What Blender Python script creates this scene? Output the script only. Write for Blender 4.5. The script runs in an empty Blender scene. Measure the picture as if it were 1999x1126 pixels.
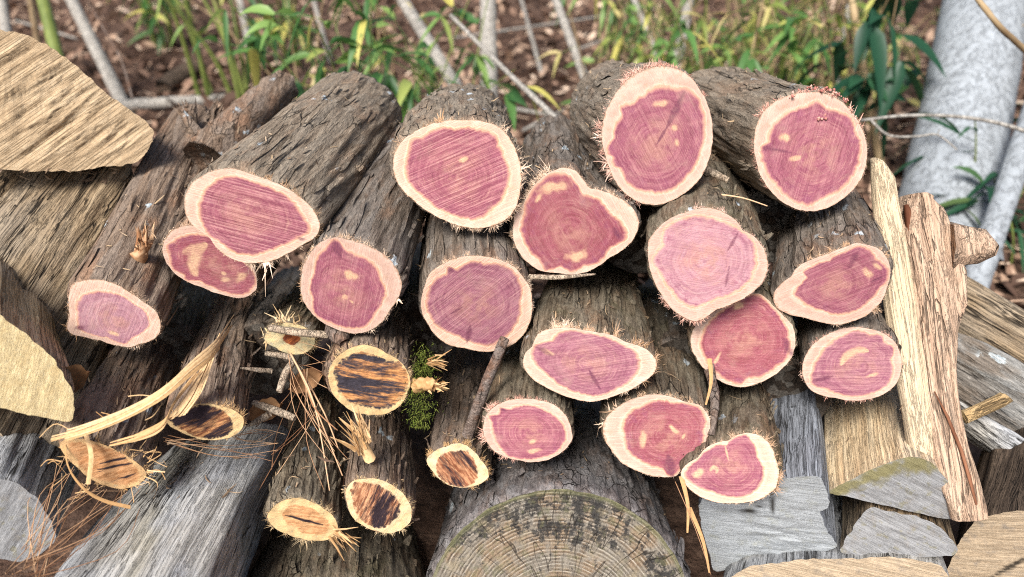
import bpy, math, random
import numpy as np
from mathutils import Vector, Matrix
random.seed(7); RNG = np.random.default_rng(11)
scn = bpy.context.scene
COL = scn.collection
# ------------------------------------------------------------------ camera
F = 1454.0; CAMH = 0.88; PITCH = math.radians(30)
C0 = np.array([0.0, 0.0, CAMH])
FW = np.array([0, math.cos(PITCH), -math.sin(PITCH)])
RT = np.array([1.0, 0, 0])
UP = np.array([0, math.sin(PITCH), math.cos(PITCH)])
def ray(u, v): return FW + RT*((u-999.5)/F) + UP*((563-v)/F)
def P(u, v, d): return C0 + ray(u, v)*d
def ground_pt(u, v, z=0.0):
    r = ray(u, v); return C0 + r*((z-CAMH)/r[2])
def on_plane(u, v, c, n):
    r = ray(u, v); return C0 + r*(np.dot(c-C0, n)/np.dot(r, n))
def to_px(p):
    q = p-C0; z = q@FW
    return 999.5+F*(q@RT)/z, 563-F*(q@UP)/z
cam = bpy.data.cameras.new('camera'); camo = bpy.data.objects.new('camera', cam); COL.objects.link(camo)
camo.location = C0; camo.rotation_euler = (math.radians(60), 0, 0)
cam.sensor_width = 36; cam.lens = 36*F/1999; cam.clip_start = 0.02; cam.clip_end = 500
cam.dof.use_dof = True; cam.dof.focus_distance = 0.86; cam.dof.aperture_fstop = 3.2
scn.camera = camo
# ------------------------------------------------------------------ numpy noise
_pm = np.random.default_rng(3).permutation(256); _pm = np.concatenate([_pm, _pm, _pm])
_gr = np.random.default_rng(4).normal(size=(256, 3)); _gr /= np.linalg.norm(_gr, axis=1)[:, None]
def noise3(p):
    p = np.asarray(p, float); i = np.floor(p).astype(int); f = p-i; i &= 255
    w = f*f*f*(f*(f*6-15)+10); r = np.zeros(p.shape[:-1])
    for dx in (0, 1):
        for dy in (0, 1):
            for dz in (0, 1):
                h = _pm[_pm[_pm[(i[..., 0]+dx) & 255]+((i[..., 1]+dy) & 255)]+((i[..., 2]+dz) & 255)]
                g = _gr[h]; d = f-np.array([dx, dy, dz])
                k = (w[..., 0] if dx else 1-w[..., 0])*(w[..., 1] if dy else 1-w[..., 1])*(w[..., 2] if dz else 1-w[..., 2])
                r += k*(g*d).sum(-1)
    return r*1.6
def fbm(p, o=3):
    s = 0; a = 1
    for k in range(o): s = s+a*noise3(np.asarray(p)*2**k+k*17.3); a *= .5
    return s
def sstep(x, a, b):
    t = np.clip((x-a)/(b-a), 0, 1); return t*t*(3-2*t)
# ------------------------------------------------------------------ objects
def tag(o, label=None, cat=None, group=None, kind=None):
    if label: o['label'] = label
    if cat: o['category'] = cat
    if group: o['group'] = group
    if kind: o['kind'] = kind
    return o
def empty(name, label=None, cat=None, group=None, M=None):
    o = bpy.data.objects.new(name, None); COL.objects.link(o); o.empty_display_size = .02
    if M is not None: o.matrix_world = M
    return tag(o, label, cat, group)
def mesh_obj(name, V, faces, mats, parent=None, attrs=None, smooth=True, M=None, midx=None):
    me = bpy.data.meshes.new(name)
    V = np.asarray(V, float)
    me.vertices.add(len(V)); me.vertices.foreach_set('co', V.ravel())
    ls = []; st = []; tot = []
    if isinstance(faces, np.ndarray):
        ls = faces.ravel(); st = np.arange(len(faces))*faces.shape[1]; tot = np.full(len(faces), faces.shape[1])
    else:
        n = 0
        for f in faces: ls.extend(f); st.append(n); tot.append(len(f)); n += len(f)
    me.loops.add(len(ls)); me.loops.foreach_set('vertex_index', np.asarray(ls, np.int32))
    me.polygons.add(len(st)); me.polygons.foreach_set('loop_start', np.asarray(st, np.int32)); me.polygons.foreach_set('loop_total', np.asarray(tot, np.int32))
    for m in (mats if isinstance(mats, (list, tuple)) else [mats]): me.materials.append(m)
    if midx is not None: me.polygons.foreach_set('material_index', np.asarray(midx, np.int32))
    if smooth: me.polygons.foreach_set('use_smooth', np.ones(len(st), bool))
    for k, a in (attrs or {}).items():
        a = np.asarray(a, np.float32)
        if a.ndim == 1: me.attributes.new(k, 'FLOAT', 'POINT').data.foreach_set('value', a)
        else: me.attributes.new(k, 'FLOAT_VECTOR', 'POINT').data.foreach_set('vector', a.ravel())
    me.update(calc_edges=True); me.validate()
    o = bpy.data.objects.new(name, me); COL.objects.link(o)
    if parent is not None: o.parent = parent
    if M is not None: o.matrix_world = M
    return o
def gridfaces(nr, nc, closed=True, off=0):
    r = np.arange(nr-1)[:, None]; c = np.arange(nc if closed else nc-1)[None]
    c2 = (c+1) % nc
    return np.stack([off+r*nc+c+0*r, off+r*nc+c2+0*r, off+(r+1)*nc+c2, off+(r+1)*nc+c], -1).reshape(-1, 4)
class MB:                                     # gathers small pieces into one mesh
    def __init__(s): s.v = []; s.f = []; s.t = []; s.n = 0
    def add(s, V, Fc, tone=0.5):
        V = np.asarray(V); s.v.append(V); s.f += [tuple(int(i)+s.n for i in f) for f in Fc]
        s.t.append(np.full(len(V), tone) if np.isscalar(tone) else np.asarray(tone)); s.n += len(V)
    def tube(s, pts, rad, seg=6, tone=.5, wob=0, cap=True):
        pts = np.asarray(pts, float); n = len(pts)
        rad = np.full(n, rad) if np.isscalar(rad) else np.asarray(rad)
        T = np.gradient(pts, axis=0); T /= np.linalg.norm(T, axis=1)[:, None]+1e-12
        ref = np.array([0, 0, 1.]) if abs(T[:, 2]).mean() < .8 else np.array([1., 0, 0])
        A = np.cross(T, ref); A /= np.linalg.norm(A, axis=1)[:, None]; B = np.cross(T, A)
        th = np.arange(seg)/seg*2*math.pi
        rr = rad[:, None]*np.ones((n, seg))
        if wob: rr = rr*(1+wob*RNG.normal(size=(n, seg)))
        V = pts[:, None]+rr[..., None]*(np.cos(th)[None, :, None]*A[:, None]+np.sin(th)[None, :, None]*B[:, None])
        Fc = [tuple(f) for f in gridfaces(n, seg)]
        if cap: Fc += [tuple(range(seg)), tuple(range((n-1)*seg, n*seg))[::-1]]
        s.add(V.reshape(-1, 3), Fc, tone)
    def ribbon(s, pts, side, w, tone=.5, curl=0):
        pts = np.asarray(pts, float); n = len(pts); w = np.full(n, w) if np.isscalar(w) else np.asarray(w)
        side = np.broadcast_to(np.asarray(side, float), pts.shape)
        T = np.gradient(pts, axis=0); nn = np.cross(T, side); nn /= np.linalg.norm(nn, axis=1)[:, None]+1e-12
        V = np.stack([pts-side*w[:, None]/2, pts+nn*(curl*w[:, None]), pts+side*w[:, None]/2], 1)
        s.add(V.reshape(-1, 3), [tuple(f) for f in gridfaces(n, 3, False)], tone)
    def build(s, name, mat, parent=None, M=None, smooth=True, local=None):
        V = np.concatenate(s.v)
        if local is not None:
            inv = np.array(local.inverted()); V = V@inv[:3, :3].T+inv[:3, 3]
        o = mesh_obj(name, V, s.f, mat, parent, {'tone': np.concatenate(s.t)}, smooth)
        if M is not None: o.matrix_world = M
        return o
# ------------------------------------------------------------------ materials
class NT:
    def __init__(s, name, rough=.85, spec=.2):
        s.m = bpy.data.materials.new(name); s.m.use_nodes = True; s.t = s.m.node_tree; s.N = s.t.nodes
        s.b = s.N['Principled BSDF']; s.b.inputs['Roughness'].default_value = rough; s.b.inputs['Specular IOR Level'].default_value = spec
    def L(s, a, b):
        if isinstance(a, bpy.types.NodeSocket): s.t.links.new(a, b)
        else: b.default_value = a
    def attr(s, n, vec=False):
        x = s.N.new('ShaderNodeAttribute'); x.attribute_name = n; return x.outputs['Vector' if vec else 'Fac']
    def obj(s, sc=(1, 1, 1), rnd=True):
        x = s.N.new('ShaderNodeTexCoord').outputs['Object']
        if rnd:
            r = s.N.new('ShaderNodeObjectInfo').outputs['Random']
            c = s.N.new('ShaderNodeVectorMath'); c.operation = 'MULTIPLY_ADD'
            s.t.links.new(r, c.inputs[0]); c.inputs[1].default_value = (3.1, 7.7, 5.3); s.t.links.new(x, c.inputs[2]); x = c.outputs[0]
        return s.vm(x, sc)
    def vm(s, x, sc):
        c = s.N.new('ShaderNodeVectorMath'); c.operation = 'MULTIPLY'; s.L(x, c.inputs[0]); c.inputs[1].default_value = sc; return c.outputs[0]
    def vadd(s, x, y):
        c = s.N.new('ShaderNodeVectorMath'); c.operation = 'ADD'; s.L(x, c.inputs[0]); s.L(y, c.inputs[1]); return c.outputs[0]
    def noise(s, v, sc=1, det=4, rough=.55, dist=0, out='Fac', dim='3D', w=None):
        x = s.N.new('ShaderNodeTexNoise'); x.noise_dimensions = dim
        if dim == '1D': s.L(w, x.inputs['W'])
        else: s.L(v, x.inputs['Vector'])
        x.inputs['Scale'].default_value = sc; x.inputs['Detail'].default_value = det; x.inputs['Roughness'].default_value = rough; x.inputs['Distortion'].default_value = dist
        return x.outputs[out]
    def voro(s, v, sc=1, feat='F1', out='Distance'):
        x = s.N.new('ShaderNodeTexVoronoi'); x.feature = feat; s.L(v, x.inputs['Vector']); x.inputs['Scale'].default_value = sc; return x.outputs[out]
    def ramp(s, f, stops, interp='LINEAR'):
        x = s.N.new('ShaderNodeValToRGB'); s.L(f, x.inputs[0]); e = x.color_ramp.elements; x.color_ramp.interpolation = interp
        while len(e) < len(stops): e.new(.5)
        for k, (p, c) in enumerate(stops):
            e[k].position = p; e[k].color = (c, c, c, 1) if np.isscalar(c) else (*c, 1)
        return x.outputs[0]
    def mix(s, f, a, b, mode='MIX'):
        x = s.N.new('ShaderNodeMix'); x.data_type = 'RGBA'; x.blend_type = mode
        s.L(f, x.inputs[0])
        for q, i in ((a, 6), (b, 7)): s.L(q if isinstance(q, bpy.types.NodeSocket) else (*q, 1), x.inputs[i])
        return x.outputs[2]
    def math(s, op, a, b=0.0, c=None):
        x = s.N.new('ShaderNodeMath'); x.operation = op; s.L(a, x.inputs[0]); s.L(b, x.inputs[1])
        if c is not None: s.L(c, x.inputs[2])
        return x.outputs[0]
    def mr(s, f, a, b, c=0.0, d=1.0):
        x = s.N.new('ShaderNodeMapRange'); x.interpolation_type = 'SMOOTHSTEP'; s.L(f, x.inputs[0])
        for k, q in enumerate((a, b, c, d)): x.inputs[k+1].default_value = q
        return x.outputs[0]
    def done(s, col, h=None, dist=.002, stren=.7, rough=None):
        s.L(col if isinstance(col, bpy.types.NodeSocket) else (*col, 1), s.b.inputs['Base Color'])
        if h is not None:
            x = s.N.new('ShaderNodeBump'); x.inputs['Strength'].default_value = stren; x.inputs['Distance'].default_value = dist
            s.L(h, x.inputs['Height']); s.t.links.new(x.outputs[0], s.b.inputs['Normal'])
        if rough is not None: s.L(rough, s.b.inputs['Roughness'])
        return s.m
def cut_mat(name, dark, mid, light, rings=16, scr=.5, purple=(.27, .075, .145), sap=(.64, .445, .355)):
    n = NT(name, .75, .25); t = n.attr('t'); rg = n.attr('rg'); pc = n.attr('pc', True)
    wob = n.noise(pc, 9, 3); fine = n.noise(n.vm(pc, (40, 160, 1)), 1, 3)
    rw = n.math('MULTIPLY_ADD', wob, .07, rg)
    cx3 = n.N.new('ShaderNodeCombineXYZ'); n.L(n.math('MULTIPLY', rw, rings), cx3.inputs[0]); sx = n.N.new('ShaderNodeSeparateXYZ'); n.L(pc, sx.inputs[0]); n.L(n.math('MULTIPLY', sx.outputs[0], 2.0), cx3.inputs[1]); n.L(n.math('MULTIPLY', sx.outputs[1], 2.0), cx3.inputs[2]); ring = n.noise(cx3.outputs[0], 1, 4, .65)
    cx4 = n.N.new('ShaderNodeCombineXYZ'); n.L(n.math('MULTIPLY', rw, rings*2.6), cx4.inputs[0]); n.L(n.math('MULTIPLY', sx.outputs[0], 3.0), cx4.inputs[1]); n.L(n.math('MULTIPLY', sx.outputs[1], 3.0), cx4.inputs[2])
    heart = n.ramp(ring, [(.30, dark), (.5, mid), (.72, light)])
    lo = n.noise(pc, 5, 3)
    heart = n.mix(n.mr(lo, .45, .72, 0, .5), heart, light)
    heart = n.mix(n.math('MULTIPLY', n.mr(n.math('MULTIPLY_ADD', wob, .5, t), .75, 1.35), n.mr(n.noise(pc, 11, 4, .65), .48, .64, 0, .9)), heart, purple)
    thin = n.noise(cx4.outputs[0], 1, 2, .5)
    heart = n.mix(n.mr(thin, .55, .68, 0, .45), heart, tuple(x*.85 for x in dark))
    heart = n.mix(n.math('MULTIPLY', n.mr(thin, .44, .30, 0, .42), n.mr(n.noise(pc, 7, 3), .42, .6)), heart, (.62, .36, .29))
    heart = n.mix(n.math('MULTIPLY', n.mr(t, .8, .1), n.mr(n.noise(pc, 6, 5, .6), .38, .62, 0, .62)), heart, (.50, .27, .205)); heart = n.mix(n.mr(t, .08, .0, 0, .55), heart, dark)
    # saw marks run across the disc
    sc = n.noise(n.vm(pc, (1.0, 75, 1)), 1, 3, .6)
    sc2 = n.noise(n.vadd(n.vm(pc, (2.1, 95, 1)), (7, 3, 1)), 1, 2, .6)
    heart = n.mix(n.math('MULTIPLY', n.mr(sc, .46, .66), n.math('MULTIPLY', n.mr(n.noise(pc, 6, 3), .35, .6, .35, 1), scr*.75)), heart, (.64, .37, .36)); heart = n.mix(n.math('MULTIPLY', n.mr(sc, .52, .36), scr*.7), heart, tuple(x*.8 for x in dark)); grit = n.noise(n.vm(pc, (60, 140, 1)), 1, 4, .7); heart = n.mix(n.mr(grit, .54, .72, 0, .5), heart, (.70, .44, .40)); heart = n.mix(n.mr(grit, .45, .30, 0, .45), heart, tuple(x*.6 for x in dark))
    heart = n.mix(n.math('MULTIPLY', n.mr(sc2, .56, .75), scr*.8), heart, tuple(x*.75 for x in dark))
    cr = n.math('MULTIPLY', n.attr('cream'), n.mr(n.math('ADD', n.math('MULTIPLY', thin, .6), n.math('MULTIPLY', lo, .5)), .36, .60, .55, .95)); heart = n.mix(cr, heart, n.mix(n.mr(fine, .35, .7, 0, .6), (.72, .50, .31), (.60, .33, .23)))
    heart = n.mix(n.mr(n.math('MULTIPLY_ADD', wob, .08, t), .955, 1.04, 0, .85), heart, (.76, .44, .30))
    u = n.math('MULTIPLY_ADD', wob, .5, n.math('MULTIPLY_ADD', fine, .12, t))
    sp = n.ramp(n.math('SUBTRACT', u, 1.31), [(0, (.72, .42, .25)), (.05, (.81, .62, .46)), (.12, (.75, .54, .42)), (.28, tuple(x*.96 for x in sap)), (.62, tuple(x*1.04 for x in sap)), (.92, (.73, .55, .44))])
    sr = n.noise(None, 7, 3, .6, dim='1D', w=rw)
    sp = n.mix(n.mr(sr, .48, .66, 0, .45), sp, (.70, .46, .35)); sp = n.mix(n.mr(lo, .48, .68, 0, .5), sp, (.80, .62, .50))
    sp = n.mix(n.math('MULTIPLY', n.mr(sc, .53, .72), .5), sp, (.82, .68, .58))
    sp = n.mix(n.math('MULTIPLY', n.mr(n.noise(pc, 14, 4), .52, .70), .45), sp, (.60, .38, .26)); sp = n.mix(n.mr(n.math('MULTIPLY_ADD', n.noise(pc, 30, 4), .5, t), 2.12, 2.3, 0, .75), sp, (.42, .25, .14))
    col = n.mix(n.mr(n.math('MULTIPLY_ADD', n.math('SUBTRACT', n.noise(pc, 40, 4, .65), .5), .10, t), .97, 1.03), heart, sp)
    col = n.mix(n.math('MULTIPLY', n.attr('dark'), n.mr(fine, .3, .6, .9, .6)), col, n.mix(n.mr(fine, .4, .7), (.12, .03, .07), (.24, .08, .11)))
    col = n.mix(n.mr(fine, .3, .75, 0, .22), col, (.25, .08, .10), 'MULTIPLY'); col = n.mix(n.mr(n.noise(n.vadd(pc, (5, 1, 0)), 3.5, 6, .7), .52, .72, 0, .30), col, (.45, .30, .24)); col = n.mix(1.0, col, n.ramp(n.N.new('ShaderNodeObjectInfo').outputs['Random'], [(0, (.86, .84, .86)), (.5, (1, 1, 1)), (1, (1.08, 1.05, 1.02))]), 'MULTIPLY')
    h = n.math('ADD', n.math('MULTIPLY', sc, .8), n.math('ADD', n.math('MULTIPLY', fine, .5), n.math('MULTIPLY', sc2, .5)))
    return n.done(col, h, .0012, .5)
def burnt_mat(name, amount=.5, brown=(.33, .15, .065), tan=(.68, .42, .20), rim=(.84, .66, .34), ink=(.022, .014, .018)):
    n = NT(name, .8, .2); t = n.attr('t'); pc = n.attr('pc', True)
    d = n.noise(n.vm(pc, (1.5, 9, 1)), 1, 8, .66, .3); e = n.noise(n.vadd(n.vm(pc, (7, 42, 1)), (3, 9, 2)), 1, 4, .6)
    fine = n.noise(n.vm(pc, (25, 220, 1)), 1, 3)
    col = n.mix(n.mr(e, .38, .62), brown, tan)
    col = n.mix(n.mr(fine, .4, .7, 0, .4), col, brown)
    col = n.mix(n.math('MAXIMUM', n.mr(n.math('MULTIPLY_ADD', fine, .14, d), .66-amount*.3, .80-amount*.3), n.attr('dark')), col, n.mix(n.mr(fine, .4, .8), ink, tuple(x*3 for x in ink)))
    col = n.mix(n.attr('cream'), col, tan)
    r2 = n.mix(n.mr(n.noise(pc, 10, 4), .4, .7, 0, .7), rim, (.80, .52, .25)); r2 = n.mix(n.mr(fine, .5, .8, 0, .35), r2, (.55, .35, .18))
    r2 = n.mix(n.mr(n.noise(pc, 22, 3), .62, .72, 0, .7), r2, (.30, .30, .24))
    tt = n.math('MULTIPLY_ADD', n.noise(pc, 24, 4), .45, t)
    col = n.mix(n.mr(tt, 1.15, 1.30), col, r2)
    return n.done(col, n.math('ADD', fine, d), .002, .6)
def bark_mat(name, dk, md, lt, red=(.17, .085, .05), lich=.0, moss=0.0, fib=1.0, grey=(.33, .31, .28)):
    n = NT(name, .95, .12)
    v = n.obj((1, 1, 1)); wv = n.vadd(v, n.vm(n.noise(n.vm(v, (40, 40, 18)), 1, 3, out='Color'), (.006, .006, .030)))
    a = n.noise(n.vm(wv, (210, 210, 15*fib)), 1, 6, .68); c = n.noise(n.vm(v, (420, 420, 90)), 1, 4, .65); b = n.noise(n.vm(v, (26, 26, 9)), 1, 6, .65)
    pl = n.voro(n.vm(wv, (88, 88, 13*fib)), 1, 'DISTANCE_TO_EDGE'); pc = n.voro(n.vm(wv, (88, 88, 13*fib)), 1, 'F1', 'Color')
    msk = n.noise(n.vm(v, (20, 20, 9)), 1, 4, .6)
    col = n.ramp(a, [(.32, dk), (.49, md), (.64, lt)])
    tint = n.math('MULTIPLY', pc, 1.0)
    col = n.mix(n.mr(tint, .25, .8, 0, .55), col, n.mix(n.mr(c, .38, .64), tuple(x*.62 for x in grey), grey))
    col = n.mix(n.mr(b, .50, .66, 0, .7), col, n.mix(n.mr(a, .38, .62), red, tuple(x*1.7 for x in red)))
    crk = n.math('MULTIPLY', n.mr(n.math('MULTIPLY_ADD', c, .10, pl), .11, .04), n.mr(msk, .46, .64, .0, .95))
    col = n.mix(n.math('MULTIPLY', crk, .75), col, (.022, .017, .014))
    col = n.mix(n.mr(c, .57, .74, 0, .55), col, tuple(min(1, x*1.45) for x in lt)); col = n.mix(n.mr(c, .44, .30, 0, .5), col, tuple(x*.5 for x in dk))
    if moss: col = n.mix(n.mr(n.noise(n.vm(v, (14, 14, 9)), 1, 7, .75), .56-.1*moss, .68, 0, .7*moss), col, (.070, .078, .032))
    if lich:
        vv = n.vadd(v, n.vm(n.noise(n.vm(v, (150, 150, 90)), 1, 3, out='Color'), (.014, .014, .03)))
        sp = n.voro(n.vm(vv, (44, 44, 21)), 1, 'F1'); big = n.noise(n.vm(v, (13, 13, 8)), 1, 2)
        l = n.math('MULTIPLY', n.mr(sp, .20+.16*lich, .14+.16*lich), n.mr(big, .54, .60))
        col = n.mix(l, col, n.mix(n.mr(c, .4, .6), (.42, .50, .56), (.66, .72, .76)))
    col = n.mix(1.0, col, n.ramp(n.N.new('ShaderNodeObjectInfo').outputs['Random'], [(0, (.92, .92, .92)), (1, (1.0, .98, .95))]), 'MULTIPLY')
    h = n.math('ADD', n.math('ADD', n.math('MULTIPLY', a, 1.0), n.math('MULTIPLY', c, .45)), n.math('ADD', n.math('MULTIPLY', crk, -1.0), n.math('MULTIPLY', tint, .5)))
    return n.done(col, h, .006, 1.0)
def wood_mat(name, stops, stain=(.08, .07, .06), st=.3, blue=None, bl=0, sc=1.0, cream=None, cr=0, checks=.6, hair=.75):
    """split or weathered wood: grain runs along local Z"""
    n = NT(name, .85, .18); v = n.obj((sc, sc, sc))
    wv = n.vadd(v, n.vm(n.noise(n.vm(v, (9, 9, 7)), 1, 3, out='Color'), (.012, .012, .0))); v = wv; g = n.noise(n.vm(v, (120, 120, 3.2)), 1, 7, .68); g2 = n.noise(n.vm(v, (420, 420, 14)), 1, 4, .65); b = n.noise(n.vm(v, (11, 11, 5)), 1, 5, .6)
    k = len(stops); col = n.ramp(g, [(.28+.44*i/(k-1), s) for i, s in enumerate(stops)])
    hl = n.noise(n.vm(v, (210, 210, 4)), 1, 4, .65); hm = n.mr(n.math('ABSOLUTE', n.math('SUBTRACT', hl, .5)), 0, .035, 1, 0)
    col = n.mix(n.mr(g2, .40, .75, 0, .5), col, tuple(x*.5 for x in stops[0])); col = n.mix(n.math('MULTIPLY', hm, n.mr(b, .3, .6, hair*.25, hair)), col, tuple(x*.35 for x in stops[0]))
    col = n.mix(n.mr(b, .55, .72, 0, st), col, stain)
    if blue: col = n.mix(n.mr(n.noise(n.vadd(n.vm(v, (9, 9, 5)), (4, 2, 8)), 1, 4, .6), .42, .60, 0, bl), col, n.mix(n.mr(g2, .4, .7), blue, tuple(x*.6 for x in blue)))
    if cream: col = n.mix(n.mr(n.noise(n.vadd(n.vm(v, (8, 8, 4)), (1, 6, 3)), 1, 4, .6), .48, .60, 0, cr), col, n.mix(n.mr(g, .35, .65), tuple(x*.75 for x in cream), cream))
    ck = n.noise(n.vm(v, (38, 38, 1.6)), 1, 4, .6, .2); ckm = n.mr(n.math('ABSOLUTE', n.math('SUBTRACT', ck, .5)), 0, .018, 1, 0)
    ckm = n.math('MULTIPLY', ckm, n.mr(b, .38, .50, 0, checks)); col = n.mix(ckm, col, (.02, .016, .013))
    h = n.math('ADD', n.math('ADD', g, n.math('MULTIPLY', g2, .5)), n.math('MULTIPLY_ADD', hm, -.35, n.math('MULTIPLY', ckm, -1.2)))
    return n.done(col, h, .006, .9)
def end_mat(name, a, b, c, streak=(6, 40), stain=(.05, .05, .05), st=.4, green=None, gr=0, rings=0, speck=.2, lines=.12):
    """sawn or weathered end of a split log, uses t (0 middle .. 1 edge) and pc (turned to the saw marks)"""
    n = NT(name, .85, .18); t = n.attr('t'); pc = n.attr('pc', True); rr = n.attr('rd')
    s = n.noise(n.vm(pc, (streak[0], streak[1], 1)), 1, 6, .6, .3); f = n.noise(n.vm(pc, (130, 160, 1)), 1, 4, .65); lo = n.noise(pc, 6, 5, .6)
    mm = n.noise(n.vm(pc, (30, 34, 1)), 1, 6, .7); s = n.math('ADD', n.math('MULTIPLY', s, .55), n.math('MULTIPLY', mm, .45)); col = n.ramp(s, [(.30, a), (.5, b), (.70, c)]); hl = n.noise(n.vm(pc, (streak[0]*.35, streak[1]*1.5, 1)), 1, 4, .65); hm = n.mr(n.math('ABSOLUTE', n.math('SUBTRACT', hl, .5)), 0, .03, 1, 0); col = n.mix(n.math('MULTIPLY', hm, lines), col, tuple(x*.4 for x in a))
    col = n.mix(n.mr(lo, .45, .68, 0, .6), col, n.mix(n.mr(f, .4, .6), a, b))
    h = n.math('ADD', n.math('MULTIPLY', s, .6), n.math('MULTIPLY_ADD', hm, -.25, n.math('MULTIPLY', f, .6)))
    if rings:
        pol = n.attr('pol', True); ray = n.noise(n.vm(pol, (9, 1.2, 9)), 1, 5, .7)
        rw = n.math('MULTIPLY_ADD', n.noise(pc, 3, 3), .035, rr)
        rg = n.math('SINE', n.math('MULTIPLY', rw, rings)); rn = n.noise(None, rings*.16, 4, .7, dim='1D', w=rw); am = n.math('MULTIPLY', n.mr(rn, .35, .6, .15, 1), n.mr(n.noise(pc, 8, 4, .7), .36, .6, .15, 1))
        col = n.mix(n.mr(ray, .45, .68, 0, .5), col, tuple(x*.7 for x in a)); col = n.mix(n.mr(n.noise(pc, 4, 4), .46, .62, 0, .6), col, (.28, .18, .10))
        col = n.mix(n.math('MULTIPLY', n.mr(rg, .2, .95), n.math('MULTIPLY', am, .75)), col, (.50, .46, .39))
        col = n.mix(n.math('MULTIPLY', n.mr(rg, -.1, -.95), n.math('MULTIPLY', am, .65)), col, tuple(x*.4 for x in a))
        h = n.math('MULTIPLY_ADD', n.math('MULTIPLY', rg, am), .5, h)
        mb = n.noise(n.vm(pol, (11, 5, 11)), 1, 7, .75); m2 = n.noise(pc, 26, 5, .75)
        col = n.mix(n.mr(n.math('ADD', n.math('MULTIPLY_ADD', m2, .35, n.math('MULTIPLY', mb, .65)), n.math('MULTIPLY', n.attr('dark'), .10)), .54, .62, 0, .93), col, n.mix(n.mr(m2, .4, .7), (.018, .018, .020), (.06, .058, .055)))
        ck = n.noise(n.vm(pol, (3.2, .35, 3.2)), 1, 3, .6); ckm = n.mr(n.math('ABSOLUTE', n.math('SUBTRACT', ck, .5)), 0, .008, 1, 0); col = n.mix(n.math('MULTIPLY', ckm, .8), col, (.03, .024, .02)); h = n.math('MULTIPLY_ADD', ckm, -1.0, h)
    col = n.mix(n.mr(lo, .52, .72, 0, st), col, stain)
    col = n.mix(n.mr(f, .60, .74, 0, speck), col, tuple(x*.3 for x in a))
    if green: col = n.mix(n.math('MULTIPLY', n.math('MAXIMUM', n.attr('cream'), n.mr(n.noise(pc, 9, 4), .55, .66, 0, .5)), gr), col, n.mix(n.mr(f, .4, .6), green, tuple(x*.55 for x in green)))
    if not rings: col = n.mix(n.math('MULTIPLY', n.attr('dark'), .95), col, (.03, .025, .02))
    return n.done(col, h, .003, .7)
def fibre_mat(name, c0, c1, c2):
    n = NT(name, .8, .2); t = n.attr('tone'); col = n.ramp(t, [(0, c0), (.5, c1), (1, c2)])
    col = n.mix(n.mr(n.noise(n.obj((300, 300, 300)), 1, 3), .4, .7, 0, .35), col, tuple(x*.6 for x in c0)); return n.done(col)

BARK = [bark_mat('cedar_bark', (.115, .088, .065), (.265, .210, .158), (.42, .350, .270), lich=.02, red=(.24, .165, .115), grey=(.38, .33, .27)),
        bark_mat('brown_cedar_bark', (.085, .060, .046), (.215, .155, .115), (.37, .285, .22), lich=.15, fib=.7, red=(.26, .155, .10), grey=(.35, .295, .255)),
        bark_mat('mossy_cedar_bark', (.066, .051, .038), (.175, .140, .100), (.31, .265, .20), lich=.08, moss=.6, red=(.19, .12, .075), grey=(.32, .285, .225)),
        bark_mat('dark_cedar_bark', (.066, .053, .043), (.17, .137, .112), (.30, .257, .217), lich=.2, red=(.20, .128, .088), grey=(.33, .30, .275))]
PLATE = bark_mat('old_oak_bark', (.07, .064, .067), (.18, .163, .163), (.31, .288, .288), red=(.18, .13, .105), lich=.2, fib=3.0, grey=(.36, .36, .375))
FIB_P = fibre_mat('pale_fibres', (.44, .25, .11), (.68, .47, .33), (.82, .68, .54))
FIB_T = fibre_mat('tan_fibres', (.30, .16, .07), (.55, .34, .16), (.76, .56, .32))
FIB_K = fibre_mat('pink_fibres', (.50, .20, .15), (.74, .42, .33), (.84, .64, .52))
# ------------------------------------------------------------------ round logs
NA = 192
def z(x0, y0, k, s):
    q = np.array([[float(a) for a in w.split(',')] for w in s.split()]); return np.stack([x0+q[:, 0]*k, y0+q[:, 1]*k], 1)
def solve_far(c, u, v, L):
    r = ray(u, v); q = C0-c; a = r@r; b = 2*(q@r); cc = q@q-L*L
    D = b*b-4*a*cc; d = (-b+math.sqrt(max(D, 0)))/(2*a); return C0+r*d
def frame(c, a):
    a = a/np.linalg.norm(a); y = np.array([0, 0, 1.])-a*a[2]; y /= np.linalg.norm(y); x = np.cross(y, a)
    M = Matrix.Identity(4)
    for i in range(3): M[i][0] = x[i]; M[i][1] = y[i]; M[i][2] = a[i]; M[i][3] = c[i]
    return M, x, y, a
def polar(loc, sm):
    th = np.arctan2(loc[:, 1], loc[:, 0]); r = np.hypot(loc[:, 0], loc[:, 1]); o = np.argsort(th); th = th[o]; r = r[o]
    T = np.concatenate([th-2*math.pi, th, th+2*math.pi]); R = np.concatenate([r, r, r])
    q = -math.pi+np.arange(NA)/NA*2*math.pi; v = np.interp(q, T, R)
    k = np.exp(-.5*(np.arange(-8, 9)/sm)**2); k /= k.sum()
    return q, np.convolve(np.concatenate([v[-8:], v, v[:8]]), k, 'valid')
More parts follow.
